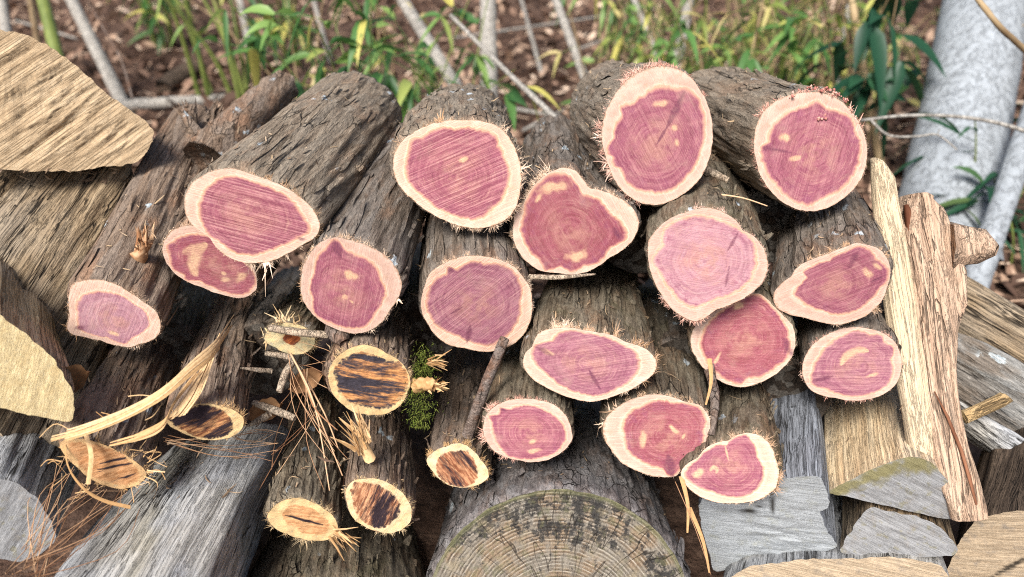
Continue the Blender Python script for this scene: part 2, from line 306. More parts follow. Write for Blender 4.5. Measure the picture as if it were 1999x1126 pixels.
def blotches(U, Vv, spec, seed):
    w1 = fbm(np.stack([U/14, Vv/14, np.full_like(U, seed)], -1), 3)*.5; out = np.zeros_like(U)
    for s in spec:
        if s[0] == 'arc':
            _, cu, cv, r, hw, a0, a1 = s; dx = U-cu; dy = cv-Vv; rr = np.hypot(dx, dy); an = np.degrees(np.arctan2(dy, dx)); mid = (a0+a1)/2; half = (a1-a0)/2
            da = np.abs((an-mid+180) % 360-180)/half; q = np.abs(rr-r)/(hw*np.sqrt(np.clip(1-da*da, 1e-3, 1)))+w1*.5; q = np.where(da > 1, 9, q)
        elif s[0] == 'seg':
            _, u0, v0, u1, v1, hw = s; d = np.array([u1-u0, v1-v0]); L = np.hypot(*d); tt = np.clip(((U-u0)*d[0]+(Vv-v0)*d[1])/L**2, 0, 1)
            q = np.hypot(U-u0-tt*d[0], Vv-v0-tt*d[1])/(hw*(.45+1.1*np.sin(math.pi*np.clip(tt, .02, .98))))+w1*.6
        else:
            cu, cv, rx, ry, an = s; a = math.radians(an); dx = U-cu; dy = cv-Vv; x = dx*math.cos(a)+dy*math.sin(a); y = -dx*math.sin(a)+dy*math.cos(a)
            q = np.hypot(x/rx, y/ry)+w1*1.0
        out = np.maximum(out, sstep(q, 1.5, .5))
    return out
def fringe(mb, loc2, spec, k=1.0):
    """loc2: outline points in the local plane z=0. spec: (a0,a1 deg in image sense, length mm, count, tone lo/hi, backward lean)"""
    th = np.arctan2(loc2[:, 1], -loc2[:, 0])
    for (a0, a1, ln, cnt, t0, t1, lean) in spec:
        mid = math.radians((a0+a1)/2); half = math.radians((a1-a0)/2)
        cand = np.where(np.abs((th-mid+math.pi) % (2*math.pi)-math.pi) <= half)[0]
        if len(cand) == 0: continue
        clump = np.convolve(RNG.normal(size=NA+4), [.4, .7, .8, .7, .4], 'valid')*.6
        for _ in range(int(cnt*k*(1.2 if ln >= 11 else 4.6))):
            i = int(RNG.choice(cand)); j = (i+1) % NA
            if clump[i] < RNG.normal()*.3+.1: continue
            f = RNG.random(); p = loc2[i]*(1-f)+loc2[j]*f
            tg = loc2[j]-loc2[i-1]; tg = tg/(np.linalg.norm(tg)+1e-9); out = np.array([tg[1], -tg[0]]); out = out if out@p > 0 else -out
            l = ln*(.00066 if ln >= 11 else .00050)*(.25+1.2*RNG.random()**1.6)*max(.15, 1+.9*clump[i]); l = max(l, .0009); w = (.0004+.0011*RNG.random()) if ln >= 11 else (.00008+.00018*RNG.random()*(1+ln*.10))
            d2 = out*(.35+.65*RNG.random())+tg*RNG.normal()*.6; d = np.array([d2[0], d2[1], lean+.25+RNG.normal()*.7]); d /= np.linalg.norm(d)
            s = np.array([tg[0], tg[1], RNG.normal()*.5]); s /= np.linalg.norm(s)
            b = np.array([p[0], p[1], .0006])-d*.0015+(np.array([0, 0, .009*RNG.random()**1.7])+np.array([out[0], out[1], 0])*.0012 if ln < 11 else 0); bend = RNG.normal(size=3)*.25
            m = b+d*l*.55+bend*l*.12; e = b+(d+bend)*l
            V = [b-s*w, b+s*w, m+s*w*.8, m-s*w*.8, e+s*w*.25, e-s*w*.25]
            mb.add(V, [(0, 1, 2, 3), (3, 2, 4, 5)], t0+(t1-t0)*RNG.random())
def make_log(name, label, outer, heart, pith, d, far, cutm, barkm, L=.42, cat='log', group=None, saw=20, cream=(), dark=(), fr=(), fibm=None,
             tilt=(0, 0), taper=.93, relief=1.0, flakes=60, seed=0, face='cut_face', heartname='heartwood', capamp=.0004, base=True, bulge=.0, NR=80):
    c = P(*pith, d)
    fp = solve_far(c, *far, L); a = (fp-c)/np.linalg.norm(fp-c)
    M, X, Y, A = frame(c, a); R3 = np.stack([X, Y, A])
    root = empty(name, label, cat, group, M)
    nrm = a+X*tilt[0]+Y*tilt[1]; nrm /= np.linalg.norm(nrm)      # the cut may be a little off square
    def loc(px): return np.array([R3@(on_plane(u, v, c, nrm)-c) for u, v in px])
    lo = loc(outer); q, ro = polar(lo, 1.6)
    cs = np.stack([np.cos(q), np.sin(q)], 1)
    ro = ro*(1+.010*fbm(np.stack([cs[:, 0]*9, cs[:, 1]*9, np.full(NA, seed*3.1)], 1), 3))
    zpl = lambda x, y: -(x*(nrm@X)+y*(nrm@Y))/(nrm@A)
    have = heart is not None
    if have:
        q, rh = polar(loc(heart), 1.1)
        rh = rh*(1+.028*fbm(np.stack([cs[:, 0]*11, cs[:, 1]*11, np.full(NA, seed*5.7)], 1), 4)); rh = np.minimum(rh*1.055, ro*.985)
    else: rh = ro*.5
    KH, KS = 36, 12
    def disc(ts):
        out = np.where(ts[:, None] <= 1, ts[:, None]*rh[None], rh[None]+(ts[:, None]-1)*(ro-rh)[None])
        x = out*cs[None, :, 0]; y = out*cs[None, :, 1]; return x, y
    phi = math.radians(saw)
    def attrs(x, y, ts):
        Wd = c+x[..., None]*X+y[..., None]*Y+zpl(x, y)[..., None]*A; U, V = to_px(Wd)
        al = -x*math.cos(phi)+y*math.sin(phi); ac = x*math.sin(phi)+y*math.cos(phi)
        pc = np.stack([al*10+seed*1.37, ac*10+seed*.73, np.full_like(al, seed*2.1)], -1)
        rd = np.hypot(x, y)/ro.mean(); po = np.stack([cs[None, :, 0]+0*x, cs[None, :, 1]+0*x, rd*2], -1)
        return {'t': np.broadcast_to(ts[:, None], x.shape).ravel(), 'pc': pc.reshape(-1, 3), 'cream': blotches(U, V, cream, seed).ravel(), 'dark': blotches(U, V, dark, seed+9).ravel(), 'rd': rd.ravel(), 'rg': (lambda T, R, w: T*w+R*(1-w))(ts[:, None]+0*x, np.hypot(x, y)/rh.mean(), sstep(ts, .25, 1.0)[:, None]*.75).ravel(), 'pol': po[..., [0, 2, 1]].reshape(-1, 3)}
    def cap(ts, nm, par):
        x, y = disc(ts); zz = zpl(x, y)+capamp*fbm(np.stack([x*60, y*60, 0*x+seed], -1), 3)
        V = np.stack([x, y, zz], -1).reshape(-1, 3); return mesh_obj(nm, V, gridfaces(len(ts), NA)[:, ::-1], cutm, par, attrs(x, y, ts))
    if have:
        f = cap(np.linspace(1, 2, KS+1), face, root); cap(np.linspace(.003, 1, KH+1), heartname, f)
    else: f = cap(np.concatenate([np.linspace(.003, 1, 30), np.linspace(1, 2, 30)[1:]]), face, root)
    # bark
    s = np.concatenate([[0], np.linspace(.004, 1, NR-1)]); Zs = s*L
    x0, y0 = ro*cs[:, 0], ro*cs[:, 1]; cx, cy = x0.mean(), y0.mean(); rm = np.hypot(x0-cx, y0-cy); ang = np.arctan2(y0-cy, x0-cx); rav = rm.mean()
    bl = sstep(s, 0, .9)[:, None]*.6; tp = 1+(taper-1)*s[:, None]
    rad = ((1-bl)*rm[None]+bl*rav)*tp
    bx = np.cos(ang)[None]*np.ones_like(rad); by = np.sin(ang)[None]*np.ones_like(rad); zz = Zs[:, None]*np.ones_like(rad)
    p3 = np.stack([bx*rav, by*rav, zz], -1)+seed*1.3
    lowf = fbm(p3*np.array([9, 9, 5]), 2); rid = 1-2*np.abs(fbm(p3*np.array([58, 58, 4.5]), 3)); rid2 = fbm(p3*np.array([130, 130, 9]), 2)
    h = .0022+.0022*lowf*(1+bulge)+.0025*relief*rid+.0012*relief*rid2
    h = h*np.clip(Zs/.010, 0, 1)[:, None]**.6
    rad = rad+h
    cen = lowf*0
    xx = cx+bx*rad+.012*np.sin(s*3+seed)[:, None]*s[:, None]; yy = cy+by*rad+.010*np.sin(s*2.3+seed*2)[:, None]*s[:, None]
    zz = zz+zpl(x0, y0)[None]*(1-s[:, None])+.0008*rid2*(s[:, None] > 0)
    V = np.stack([xx, yy, zz], -1).reshape(-1, 3); Fc = [tuple(r) for r in gridfaces(NR, NA)]
    n0 = len(V); V = np.concatenate([V, [[xx[-1].mean(), yy[-1].mean(), L]]]); Fc += [((NR-1)*NA+i, (NR-1)*NA+(i+1) % NA, n0) for i in range(NA)]
    mi = [0]*((NR-1)*NA)+[1]*NA; tone = [np.full(len(V), .5)]
    # loose flakes and strips of bark
    for _ in range(flakes):
        i = int(RNG.integers(NA)); r0 = int(RNG.integers(1, NR-10)); n = int(RNG.integers(3, 8)); w = int(RNG.integers(1, 4))
        lift = (.001+.005*RNG.random()**2)*RNG.choice([1, 1, 1.6]); rows = []
        for k in range(n):
            rr = min(r0+k, NR-2); e = (k/(n-1)); lf = lift*(e if RNG.random() < .9 else .7*e)*1.2+.0012
            ww = w*(1-.7*e) if lift > .003 else w*(1-.3*abs(2*e-1))
            for sd in (-1, 1):
                jj = i+sd*ww*.5; j0 = int(math.floor(jj)) % NA; j1 = (j0+1) % NA; ff = jj-math.floor(jj)
                b = V[rr*NA+j0]*(1-ff)+V[rr*NA+j1]*ff; o = np.array([b[0]-cx, b[1]-cy, 0]); o /= np.linalg.norm(o); rows.append(b+o*(lf+.0006*sd))
        k0 = len(V); V = np.concatenate([V, rows]); Fc += [(k0+2*k, k0+2*k+1, k0+2*k+3, k0+2*k+2) for k in range(n-1)]; mi += [0]*(n-1)
    for _ in range(flakes//3):
        i = RNG.random()*NA; r0 = int(RNG.integers(1, NR-24)); n = int(RNG.integers(9, 23)); w = RNG.uniform(1.2, 4.0)*NA/192; lift = .0008+.0045*RNG.random()**2; dr = RNG.normal()*.12; rows = []
        for k in range(n):
            rr = min(r0+k, NR-2); e = 2*k/(n-1)-1; lf = .0016+lift*(e*e if RNG.random() < 2 else 0)*(1 if e*(1 if w > 2 else -1) > 0 else .25); ww = w*(1-.75*abs(e)**2.2)
            for sd in (-1, 0, 1):
                jj = i+dr*k+sd*ww*.5; j0 = int(math.floor(jj)) % NA; j1 = (j0+1) % NA; ff = jj-math.floor(jj); b = V[rr*NA+j0]*(1-ff)+V[rr*NA+j1]*ff; o = np.array([b[0]-cx, b[1]-cy, 0]); o /= np.linalg.norm(o); rows.append(b+o*(lf+(.0007 if sd == 0 else 0)))
        k0 = len(V); V = np.concatenate([V, rows]); Fc += [(k0+3*k+q, k0+3*k+q+1, k0+3*k+q+4, k0+3*k+q+3) for k in range(n-1) for q in (0, 1)]; mi += [0]*(2*n-2)
    for _ in range(flakes//2):
        i = int(RNG.integers(NA)); r0 = int(RNG.integers(1, NR-4)); b = V[r0*NA+i]; o = np.array([b[0]-cx, b[1]-cy, 0]); o /= np.linalg.norm(o); tgv = np.array([-o[1], o[0], 0]); an = RNG.normal()*.9+1.57
        d = tgv*math.cos(an)+np.array([0, 0, math.sin(an)]); l = .006+.020*RNG.random()**2; sd = np.cross(d, o)*(.0004+.0006*RNG.random()); b = b+o*.0012; m = b+d*l*.5+o*.003*RNG.random(); e = b+d*l+o*.004*RNG.normal()
        k0 = len(V); V = np.concatenate([V, [b-sd, b+sd, m-sd, m+sd, e-sd*.3, e+sd*.3]]); Fc += [(k0, k0+1, k0+3, k0+2), (k0+2, k0+3, k0+5, k0+4)]; mi += [2, 2]
    mesh_obj('bark', V, Fc, [barkm, BACK, SHRED], root, midx=mi)
    # frayed edge
    loc2 = np.stack([x0, y0], 1)
    if fr is not None:
        mb = MB(); 
        if base: fringe(mb, loc2, [(-180, 180, 1.6, 260, .3, .9, .5)])
        fringe(mb, loc2, fr)
        Vf = mb.v
        for k in range(len(Vf)): Vf[k] = Vf[k]+np.array([0, 0, 1])*zpl(Vf[k][:, 0], Vf[k][:, 1])[:, None]
        mb.build('frayed_edge', fibm or FIB_P, root, smooth=False)
    return root, M, (c, X, Y, A)
n_ = NT('sawn_back'); SHRED = NT('wood_shred').done((.50, .36, .22)); GAP_SHADE = bark_mat('gap_shade_end', (.02, .016, .013), (.045, .035, .028), (.08, .062, .05), red=(.05, .03, .02)); BACK = n_.done(n_.ramp(n_.noise(n_.obj((30, 30, 30)), 1, 5), [(.3, (.30, .17, .12)), (.7, (.60, .42, .30))]))  # filler log ends near black: the shade of the gaps put into the colour

H1 = dict(dark=(.23, .062, .098), mid=(.325, .100, .150), light=(.44, .19, .215))          # rose
H2 = dict(dark=(.25, .080, .130), mid=(.37, .145, .20), light=(.48, .245, .28))            # mauve
H3 = dict(dark=(.33, .15, .205), mid=(.45, .245, .30), light=(.54, .34, .375))               # pale
H4 = dict(dark=(.25, .060, .078), mid=(.32, .085, .120), light=(.42, .16, .175))           # red
CUT = {k: cut_mat('cedar_cut_'+k, **h, rings=r, scr=s) for k, h, r, s in [('rose', H1, 15, .35), ('scored', H1, 15, .85), ('mauve', H2, 14, .55), ('pale', H3, 15, .35), ('red', H4, 17, .22)]}
G = 'cedar logs with purple heartwood, cut ends to the front'
Zz = z
PINK = [(-180, 180, 3, 200, .3, .9, .1)]
LOGS = dict(
 A=dict(label='large log at the top middle with long pale splinters along its right edge', d=.82, far=(897, 240), taper=1.06, pith=(900, 345), cut='scored', bark=0, saw=22,
  outer=z(650, 190, .25, '470,560 480,430 530,350 620,280 740,220 860,185 1000,180 1150,185 1280,220 1360,290 1410,370 1450,480 1470,580 1465,700 1440,830 1380,930 1280,990 1150,1020 1000,1005 880,960 760,900 640,810 560,740 500,660'),
  heart=z(650, 190, .25, '590,600 590,480 605,400 618,335 700,325 790,280 880,245 960,265 1060,250 1160,270 1240,285 1290,400 1340,500 1365,600 1345,700 1300,800 1230,870 1150,930 1080,940 960,910 850,870 760,810 680,740 620,680'),
  fr=[(-65, 62, 9, 150, .5, 1, .0), (-15, 50, 15, 60, .6, 1, .1), (55, 160, 5, 260, .1, .6, .2), (105, 120, 11, 25, .0, .3, .3), (-110, -40, 5, 200, .4, 1, 0)], cream=[(905, 312, 9, 5, 20)], dark=()),
 B=dict(label='tall oval log at the top with a dark slit in its heartwood', d=.84, far=(1182, 222), taper=1.05, pith=(1281, 283), cut='rose', bark=0, saw=-60,
  outer=z(1130, 100, .3, '150,560 160,450 200,340 270,230 350,160 450,110 550,95 660,120 740,180 800,270 850,380 870,500 860,640 830,750 770,850 690,920 600,975 500,1000 400,985 310,930 240,850 200,760 170,660'),
  heart=z(1130, 100, .3, '195,620 240,560 250,480 290,420 270,365 350,360 430,290 540,240 640,260 695,245 760,310 800,400 810,500 790,620 760,720 700,800 640,870 570,905 470,905 380,890 310,830 280,760 220,730 230,690 195,660'),
  fr=[(95, 215, 9, 300, .2, .9, .15), (45, 110, 7, 220, .1, .7, .3), (170, 215, 11, 80, .7, 1, .1), (215, 260, 8, 90, .2, .9, .1)], fib='k', cream=[(1316, 250, 6, 6, 30), (1322, 280, 7, 4, 100), (1290, 202, 14, 5, 10)], dark=[('seg', 1336, 180, 1302, 248, 4), ('seg', 1302, 248, 1283, 280, 2)]),
 C=dict(label='round log at the top right with pink crumbs along its upper rim', d=.86, far=(1392, 222), pith=(1592, 298), cut='rose', bark=0, saw=80,
  outer=z(1130, 100, .3, '1140,620 1145,520 1170,440 1220,370 1300,310 1400,280 1500,265 1600,275 1700,320 1770,390 1830,480 1865,570 1875,680 1860,770 1820,860 1740,940 1640,1010 1540,1040 1430,1030 1340,990 1260,920 1200,840 1160,740'),
  heart=z(1130, 100, .3, '1195,620 1250,600 1260,520 1320,440 1400,395 1480,375 1560,335 1610,385 1700,410 1765,440 1790,520 1825,600 1815,700 1780,800 1720,870 1640,920 1560,965 1500,990 1420,975 1370,940 1300,870 1250,810 1210,730'),
  fr=[(30, 150, 6, 420, .1, .8, .3), (35, 100, 11, 60, .4, 1, .1), (150, 220, 4, 120, .0, .5, .2), (-60, 30, 2.5, 260, .6, 1, 0)], fib='k', cream=[(1552, 309, 5, 10, 100), (1532, 268, 9, 7, 0)], dark=[('seg', 1492, 288, 1545, 298, 2), (1496, 289, 8, 5, -20)]),
 D=dict(label='wide oval log at the upper left with long grey bark and frayed lower rim', d=.79, far=(702, 207), pith=(485, 420), cut='scored', bark=0, saw=-14, L=.46, taper=1.10,
  outer=z(250, 300, .25, '440,430 445,330 490,240 570,180 700,125 840,115 930,150 1040,190 1160,230 1270,290 1370,360 1440,430 1490,520 1500,590 1470,650 1400,690 1340,720 1240,780 1140,830 1040,850 940,855 840,830 740,780 680,720 640,650 560,600 480,540'),
  heart=z(250, 300, .25, '570,440 590,340 640,260 720,205 820,185 900,200 980,230 1070,260 1160,300 1240,340 1300,410 1350,480 1400,560 1410,610 1330,640 1270,680 1180,710 1080,750 980,780 880,770 800,740 720,680 640,630 590,540'),
  fr=[(-110, -25, 9, 260, .6, 1, -.1), (-95, -60, 13, 80, .7, 1, -.1), (-40, 80, 5, 260, .0, .5, .2), (-150, -110, 4, 90, .5, 1, 0)], cream=(), dark=[(585, 465, 9, 3, -20)]),
 E=dict(label='half hidden log under the wide upper left log, a cream crescent in its heartwood', d=.87, far=(585, 300), pith=(425, 512), cut='red', bark=1, saw=10, L=.36,
  outer=z(250, 300, .25, '265,750 290,670 340,600 440,560 560,570 680,600 800,680 900,780 980,880 1005,980 1000,1060 940,1110 870,1125 780,1110 700,1090 580,1040 450,990 360,930 300,850'),
  heart=z(250, 300, .25, '310,740 360,690 450,650 560,640 680,670 800,750 900,850 980,940 990,1000 950,1060 880,1095 780,1080 680,1040 560,980 480,950 420,980 410,930 360,890 335,830 330,780'),
  fr=[(-90, 0, 2, 120, .5, 1, 0), (90, 180, 3, 120, .2, .8, .2)], cream=[('arc', 420, 515, 42, 11, 110, 215), (436, 533, 5, 3, -20), (440, 546, 10, 4, 15), (470, 540, 10, 8, 60), (375, 485, 14, 7, 30)], dark=()),
 F=dict(label='pale pink oval log at the far left with a broken orange stub on its bark', d=.84, far=(405, 268), pith=(232, 625), cut='pale', bark=1, saw=60, L=.50, tilt=(.0, -.15),
  outer=z(0, 366, .35, '385,590 400,540 470,515 560,515 650,540 720,585 800,640 870,690 895,750 890,810 850,850 780,870 720,890 660,880 560,850 470,830 400,820 370,790 390,720 385,650'),
  heart=z(0, 366, .35, '440,640 480,600 560,585 650,600 740,650 810,700 830,750 800,800 740,830 690,870 600,830 520,820 450,790 440,720'),
  fr=[(-170, -60, 7, 120, .4, 1, 0), (-60, 60, 3, 160, .3, .8, .1), (150, 215, 7, 60, .0, .6, .2)], cream=[(222, 650, 10, 4, -20)], dark=[('seg', 234, 690, 222, 700, 3), (155, 640, 8, 4, 0)]),
 G=dict(label='log left of the middle whose heartwood rises to a purple horn at the top edge', d=.82, far=(800, 305), taper=.95, pith=(670, 570), cut='rose', bark=3, saw=75,
  outer=z(480, 430, .25, '430,540 435,440 470,310 530,220 620,150 720,130 830,160 940,190 1040,240 1130,310 1190,400 1220,500 1190,600 1130,690 1080,770 1020,830 940,870 840,885 740,860 640,820 540,750 480,680 440,610'),
  heart=z(480, 430, .25, '510,540 540,420 560,320 600,250 655,200 685,140 740,190 780,250 860,280 930,300 1000,370 1040,460 1080,540 1060,620 1000,720 930,820 830,835 740,820 640,780 560,750 530,680 530,600'),
  fr=[(-75, 10, 4, 180, .6, 1, 0), (-20, -5, 11, 30, .8, 1, 0), (30, 120, 4, 260, .3, .9, .2), (120, 200, 5, 90, .1, .6, .2)], cream=[(685, 537, 12, 7, -15), (673, 579, 5, 4, 0), (687, 589, 4, 2, -40)], dark=[('seg', 652, 470, 664, 500, 6)]),
 H=dict(label='round log in the middle with a dark ray running down from its pith', d=.86, far=(915, 330), pith=(930, 594), cut='mauve', bark=3, saw=40,
  outer=z(650, 366, .35, '490,650 510,560 545,470 620,420 720,385 820,380 920,400 1010,440 1060,500 1100,560 1110,640 1100,740 1070,810 1010,870 930,905 840,915 740,895 650,880 580,830 530,760 500,710'),
  heart=z(650, 366, .35, '530,650 550,560 590,510 645,485 640,445 690,470 760,420 850,430 940,440 1000,470 1040,550 1035,650 1030,720 990,790 930,850 860,875 780,855 700,820 620,790 560,730'),
  fr=[(-50, 60, 3, 240, .6, 1, 0), (40, 130, 4.5, 300, .3, .8, .2)], cream=(), dark=[('seg', 918, 635, 912, 668, 3.5), (879, 527, 5, 6, -40), ('seg', 880, 612, 905, 598, 1.3)]),
 I=dict(label='deep red triangular log with one corner pointing right, between the two tallest top logs', d=.86, far=(1085, 318), pith=(1114, 453), cut='red', bark=3, saw=-60,
  outer=np.array([(1002, 436), (1008, 412), (1022, 400), (1030, 380), (1045, 358), (1062, 343), (1082, 331), (1107, 326), (1125, 333), (1138, 350), (1150, 368), (1175, 372), (1210, 387), (1238, 408), (1248, 432), (1241, 460), (1224, 481), (1189, 502), (1161, 523), (1133, 534), (1091, 532), (1052, 527), (1024, 506), (1004, 474)]),
  heart=np.array([(1021, 457), (1026, 418), (1042, 370), (1062, 350), (1090, 342), (1112, 345), (1125, 360), (1132, 380), (1168, 394), (1193, 422), (1219, 450), (1217, 467), (1189, 481), (1168, 509), (1140, 516), (1116, 529), (1095, 516), (1066, 526), (1056, 506), (1028, 474)]),
  fr=[(110, 160, 9, 150, .4, 1, .1), (30, 110, 5, 200, .3, .8, .2), (160, 200, 4, 80, .2, .6, .1)], cream=[(1125, 500, 18, 9, 15), (1082, 365, 28, 9, 10), (1052, 385, 10, 4, 55)], dark=[(1205, 455, 12, 5, -60)]),
 J=dict(label='large pale mauve log right of the middle with reddish streaks in its heartwood', d=.83, far=(1350, 345), pith=(1376, 510), cut='pale', bark=2, saw=-5,
  outer=np.array([(1266, 506), (1266, 471), (1283, 446), (1304, 429), (1336, 415), (1351, 411), (1383, 404), (1414, 415), (1439, 432), (1449, 450), (1470, 460), (1491, 485), (1500, 516), (1491, 548), (1467, 572), (1435, 590), (1397, 604), (1362, 628), (1337, 621), (1316, 607), (1290, 572), (1273, 537)]),
  heart=np.array([(1299, 450), (1327, 432), (1362, 424), (1400, 432), (1432, 446), (1449, 453), (1467, 471), (1472, 506), (1463, 541), (1439, 565), (1400, 579), (1376, 590), (1351, 597), (1327, 583), (1315, 565), (1294, 534), (1276, 509), (1297, 481)]),
  fr=[(-140, -80, 8, 200, .3, .9, 0), (60, 120, 4, 200, .5, 1, .2), (-60, 40, 2, 200, .6, 1, 0)], fib='k', cream=(), dark=[('seg', 1420, 490, 1440, 456, 2.2), ('seg', 1416, 560, 1424, 520, 1.6)]),
 K=dict(label='oblong log slanting up to the right beside the cream board, splinters at its tip', d=.84, far=(1588, 345), pith=(1632, 556), cut='rose', bark=3, saw=35,
  outer=z(1299, 366, .35, '600,600 630,550 700,500 740,440 820,400 910,370 1010,330 1060,305 1130,320 1200,345 1240,400 1255,470 1235,560 1200,640 1140,700 1060,740 960,765 870,750 780,725 700,710 630,680 605,640'),
  heart=z(1299, 366, .35, '725,590 760,540 800,500 765,470 820,450 920,410 1010,360 1070,330 1130,345 1150,380 1190,420 1245,465 1220,530 1180,570 1140,620 1080,670 980,700 880,680 790,640 740,610'),
  fr=[(80, 170, 5, 240, .1, .6, .2), (-30, 60, 8, 160, .1, .7, .1), (-90, -30, 4, 120, .5, 1, 0)], cream=[(1694, 533, 7, 9, 40), (1712, 520, 9, 4, -30)], dark=[(1667, 505, 6, 16, -30), (1712, 545, 16, 3, 25)]),
 L=dict(label='deep red round log tucked beneath the large pale mauve log', d=.89, far=(1405, 480), pith=(1456, 660), cut='red', bark=2, saw=10,
  outer=z(1299, 366, .35, '140,850 160,780 220,720 300,670 390,640 460,595 530,590 590,650 650,710 710,770 725,860 710,930 660,1000 600,1050 520,1090 420,1115 330,1090 250,1040 180,960 150,910'),
  heart=z(1299, 366, .35, '205,850 240,770 300,710 380,660 450,600 530,610 600,670 640,740 690,860 680,920 650,970 600,1000 540,1050 460,1050 420,1095 350,1070 280,1020 230,950'),
  fr=[(100, 180, 4, 160, .0, .6, .2), (-90, 30, 2.5, 200, .5, 1, 0)], cream=[(1442, 596, 12, 6, 30), (1400, 700, 10, 3, 60)], dark=[(1538, 678, 8, 14, 20)]),
 M=dict(label='mauve oval log with a pale arc inside, resting on the orange tan split log', d=.88, far=(1640, 520), pith=(1682, 715), cut='mauve', bark=3, saw=15,
  outer=z(1299, 366, .35, '760,1020 790,920 850,850 920,810 1020,780 1120,785 1210,810 1280,860 1310,930 1315,1020 1290,1090 1220,1150 1130,1180 1040,1188 950,1172 860,1155 800,1120'),
  heart=z(1299, 366, .35, '815,1085 860,960 920,880 1000,830 1080,800 1140,830 1200,820 1220,870 1270,890 1250,960 1265,1030 1230,1100 1160,1140 1070,1160 980,1150 900,1115 850,1110'),
  fr=[(-170, -60, 6, 170, .2, .9, 0), (60, 170, 3, 160, .2, .7, .2)], fib='k', cream=[('arc', 1682, 725, 42, 7, 70, 165), (1702, 732, 10, 3, 20)], dark=[('seg', 1588, 744, 1625, 734, 2.5)]),
 N=dict(label='broad flat log below the middle with a notch at its upper left', d=.84, far=(1155, 500), pith=(1142, 708), cut='mauve', bark=2, saw=14,
  outer=z(980, 560, .25, '160,600 180,510 245,470 260,390 320,340 420,320 540,320 640,340 760,360 880,385 960,430 1060,460 1130,480 1190,540 1220,600 1190,670 1120,730 1020,790 900,840 800,875 680,895 560,870 440,830 340,780 230,710 180,650'),
  heart=z(980, 560, .25, '240,520 270,460 400,430 450,370 540,345 640,370 760,390 860,420 950,470 1040,510 1060,570 1050,650 1000,720 900,780 800,830 700,840 600,820 500,780 400,710 320,640 260,580'),
  fr=[(-20, 50, 10, 130, .0, .6, .2), (50, 150, 5, 260, .1, .9, .3), (-40, 0, 6, 120, .6, 1, 0), (105, 140, 9, 60, .6, 1, .4)], cream=[(1066, 686, 12, 4, -25)], dark=[('seg', 1150, 722, 1172, 760, 2.6), ('seg', 1045, 676, 1078, 694, 3)]),
 O=dict(label='small oval log with two cream flecks, lying on the big round weathered log', d=.87, far=(1050, 640), pith=(1034, 845), cut='rose', bark=2, saw=2,
  outer=z(880, 740, .35, '180,290 185,230 220,170 300,125 400,110 500,120 590,150 640,200 670,270 680,330 640,390 580,430 480,460 380,450 300,430 240,400 200,350'),
  heart=z(880, 740, .35, '240,290 235,240 210,205 270,205 280,155 330,175 420,150 520,180 590,220 630,280 635,340 600,390 520,430 420,440 330,430 290,390 260,340'),
  fr=[(140, 250, 6, 280, .3, .9, .1), (60, 140, 3, 160, .1, .6, .2)], fib='k', cream=[(1040, 862, 8, 3.5, 20), (1041, 880, 12, 4, 10)], dark=[(982, 800, 7, 3, -30)]),
 P=dict(label='oval log with three cream flecks and a purple tongue at its lower edge', d=.88, far=(1268, 620), pith=(1300, 852), cut='red', bark=2, saw=8,
  outer=z(880, 740, .35, '850,310 850,250 880,200 950,140 1040,100 1140,85 1240,100 1310,130 1400,150 1440,210 1445,290 1430,350 1390,420 1330,460 1290,490 1260,540 1220,545 1130,540 1040,510 960,470 900,400 865,350'),
  heart=z(880, 740, .35, '980,330 970,260 1000,200 1080,150 1160,120 1240,140 1320,135 1390,170 1420,230 1400,290 1405,340 1350,420 1290,470 1255,540 1210,545 1190,490 1100,470 1040,440 990,390'),
  fr=[(60, 150, 5, 220, .1, .7, .3), (150, 175, 13, 30, .3, .8, .1), (-60, 60, 3, 120, .4, .9, 0), (-160, -90, 2.5, 120, .5, 1, 0)], cream=[(1315, 838, 12, 4, -40), (1334, 852, 5, 3, 70), (1255, 858, 6, 14, 0)], dark=[('seg', 1304, 890, 1312, 928, 7)]),
 Q=dict(label='heart shaped small log at the lower right with a dip in its upper edge', d=.85, far=(1425, 700), pith=(1428, 908), cut='rose', bark=2, saw=12,
  outer=z(880, 740, .35, '1280,520 1310,480 1380,440 1430,380 1490,352 1550,345 1640,300 1720,310 1780,360 1810,440 1830,530 1810,610 1760,650 1660,685 1560,690 1460,680 1380,650 1320,600 1290,560'),
  heart=z(880, 740, .35, '1310,520 1370,460 1440,400 1490,370 1540,375 1570,330 1640,310 1690,370 1700,430 1735,490 1720,590 1660,640 1560,650 1460,620 1370,590 1330,560'),
  fr=[(-30, 70, 7, 260, .1, .6, .2), (80, 130, 4, 90, .3, .8, .2), (-90, -30, 3, 120, .6, 1, 0)], cream=[(1364, 924, 9, 8, 0), ('arc', 1394, 918, 6, 3.5, -60, 200), ('seg', 1415, 868, 1422, 898, 1.2)], dark=()),
)
for k, (nm, v) in enumerate(LOGS.items()):
    make_log('cedar_log', v['label'], v['outer'], v['heart'], v['pith'], v['d'], v['far'], CUT[v['cut']], BARK[v['bark']], L=v.get('L', .42), group=G, saw=v['saw'],
             cream=v['cream'], dark=v['dark'], fr=v['fr'], fibm={'k': FIB_K}.get(v.get('fib'), FIB_P), tilt=v.get('tilt', (0, 0)), taper=v.get('taper', .95), seed=k+1)
G2 = 'older cedar logs with brown and blackened ends'
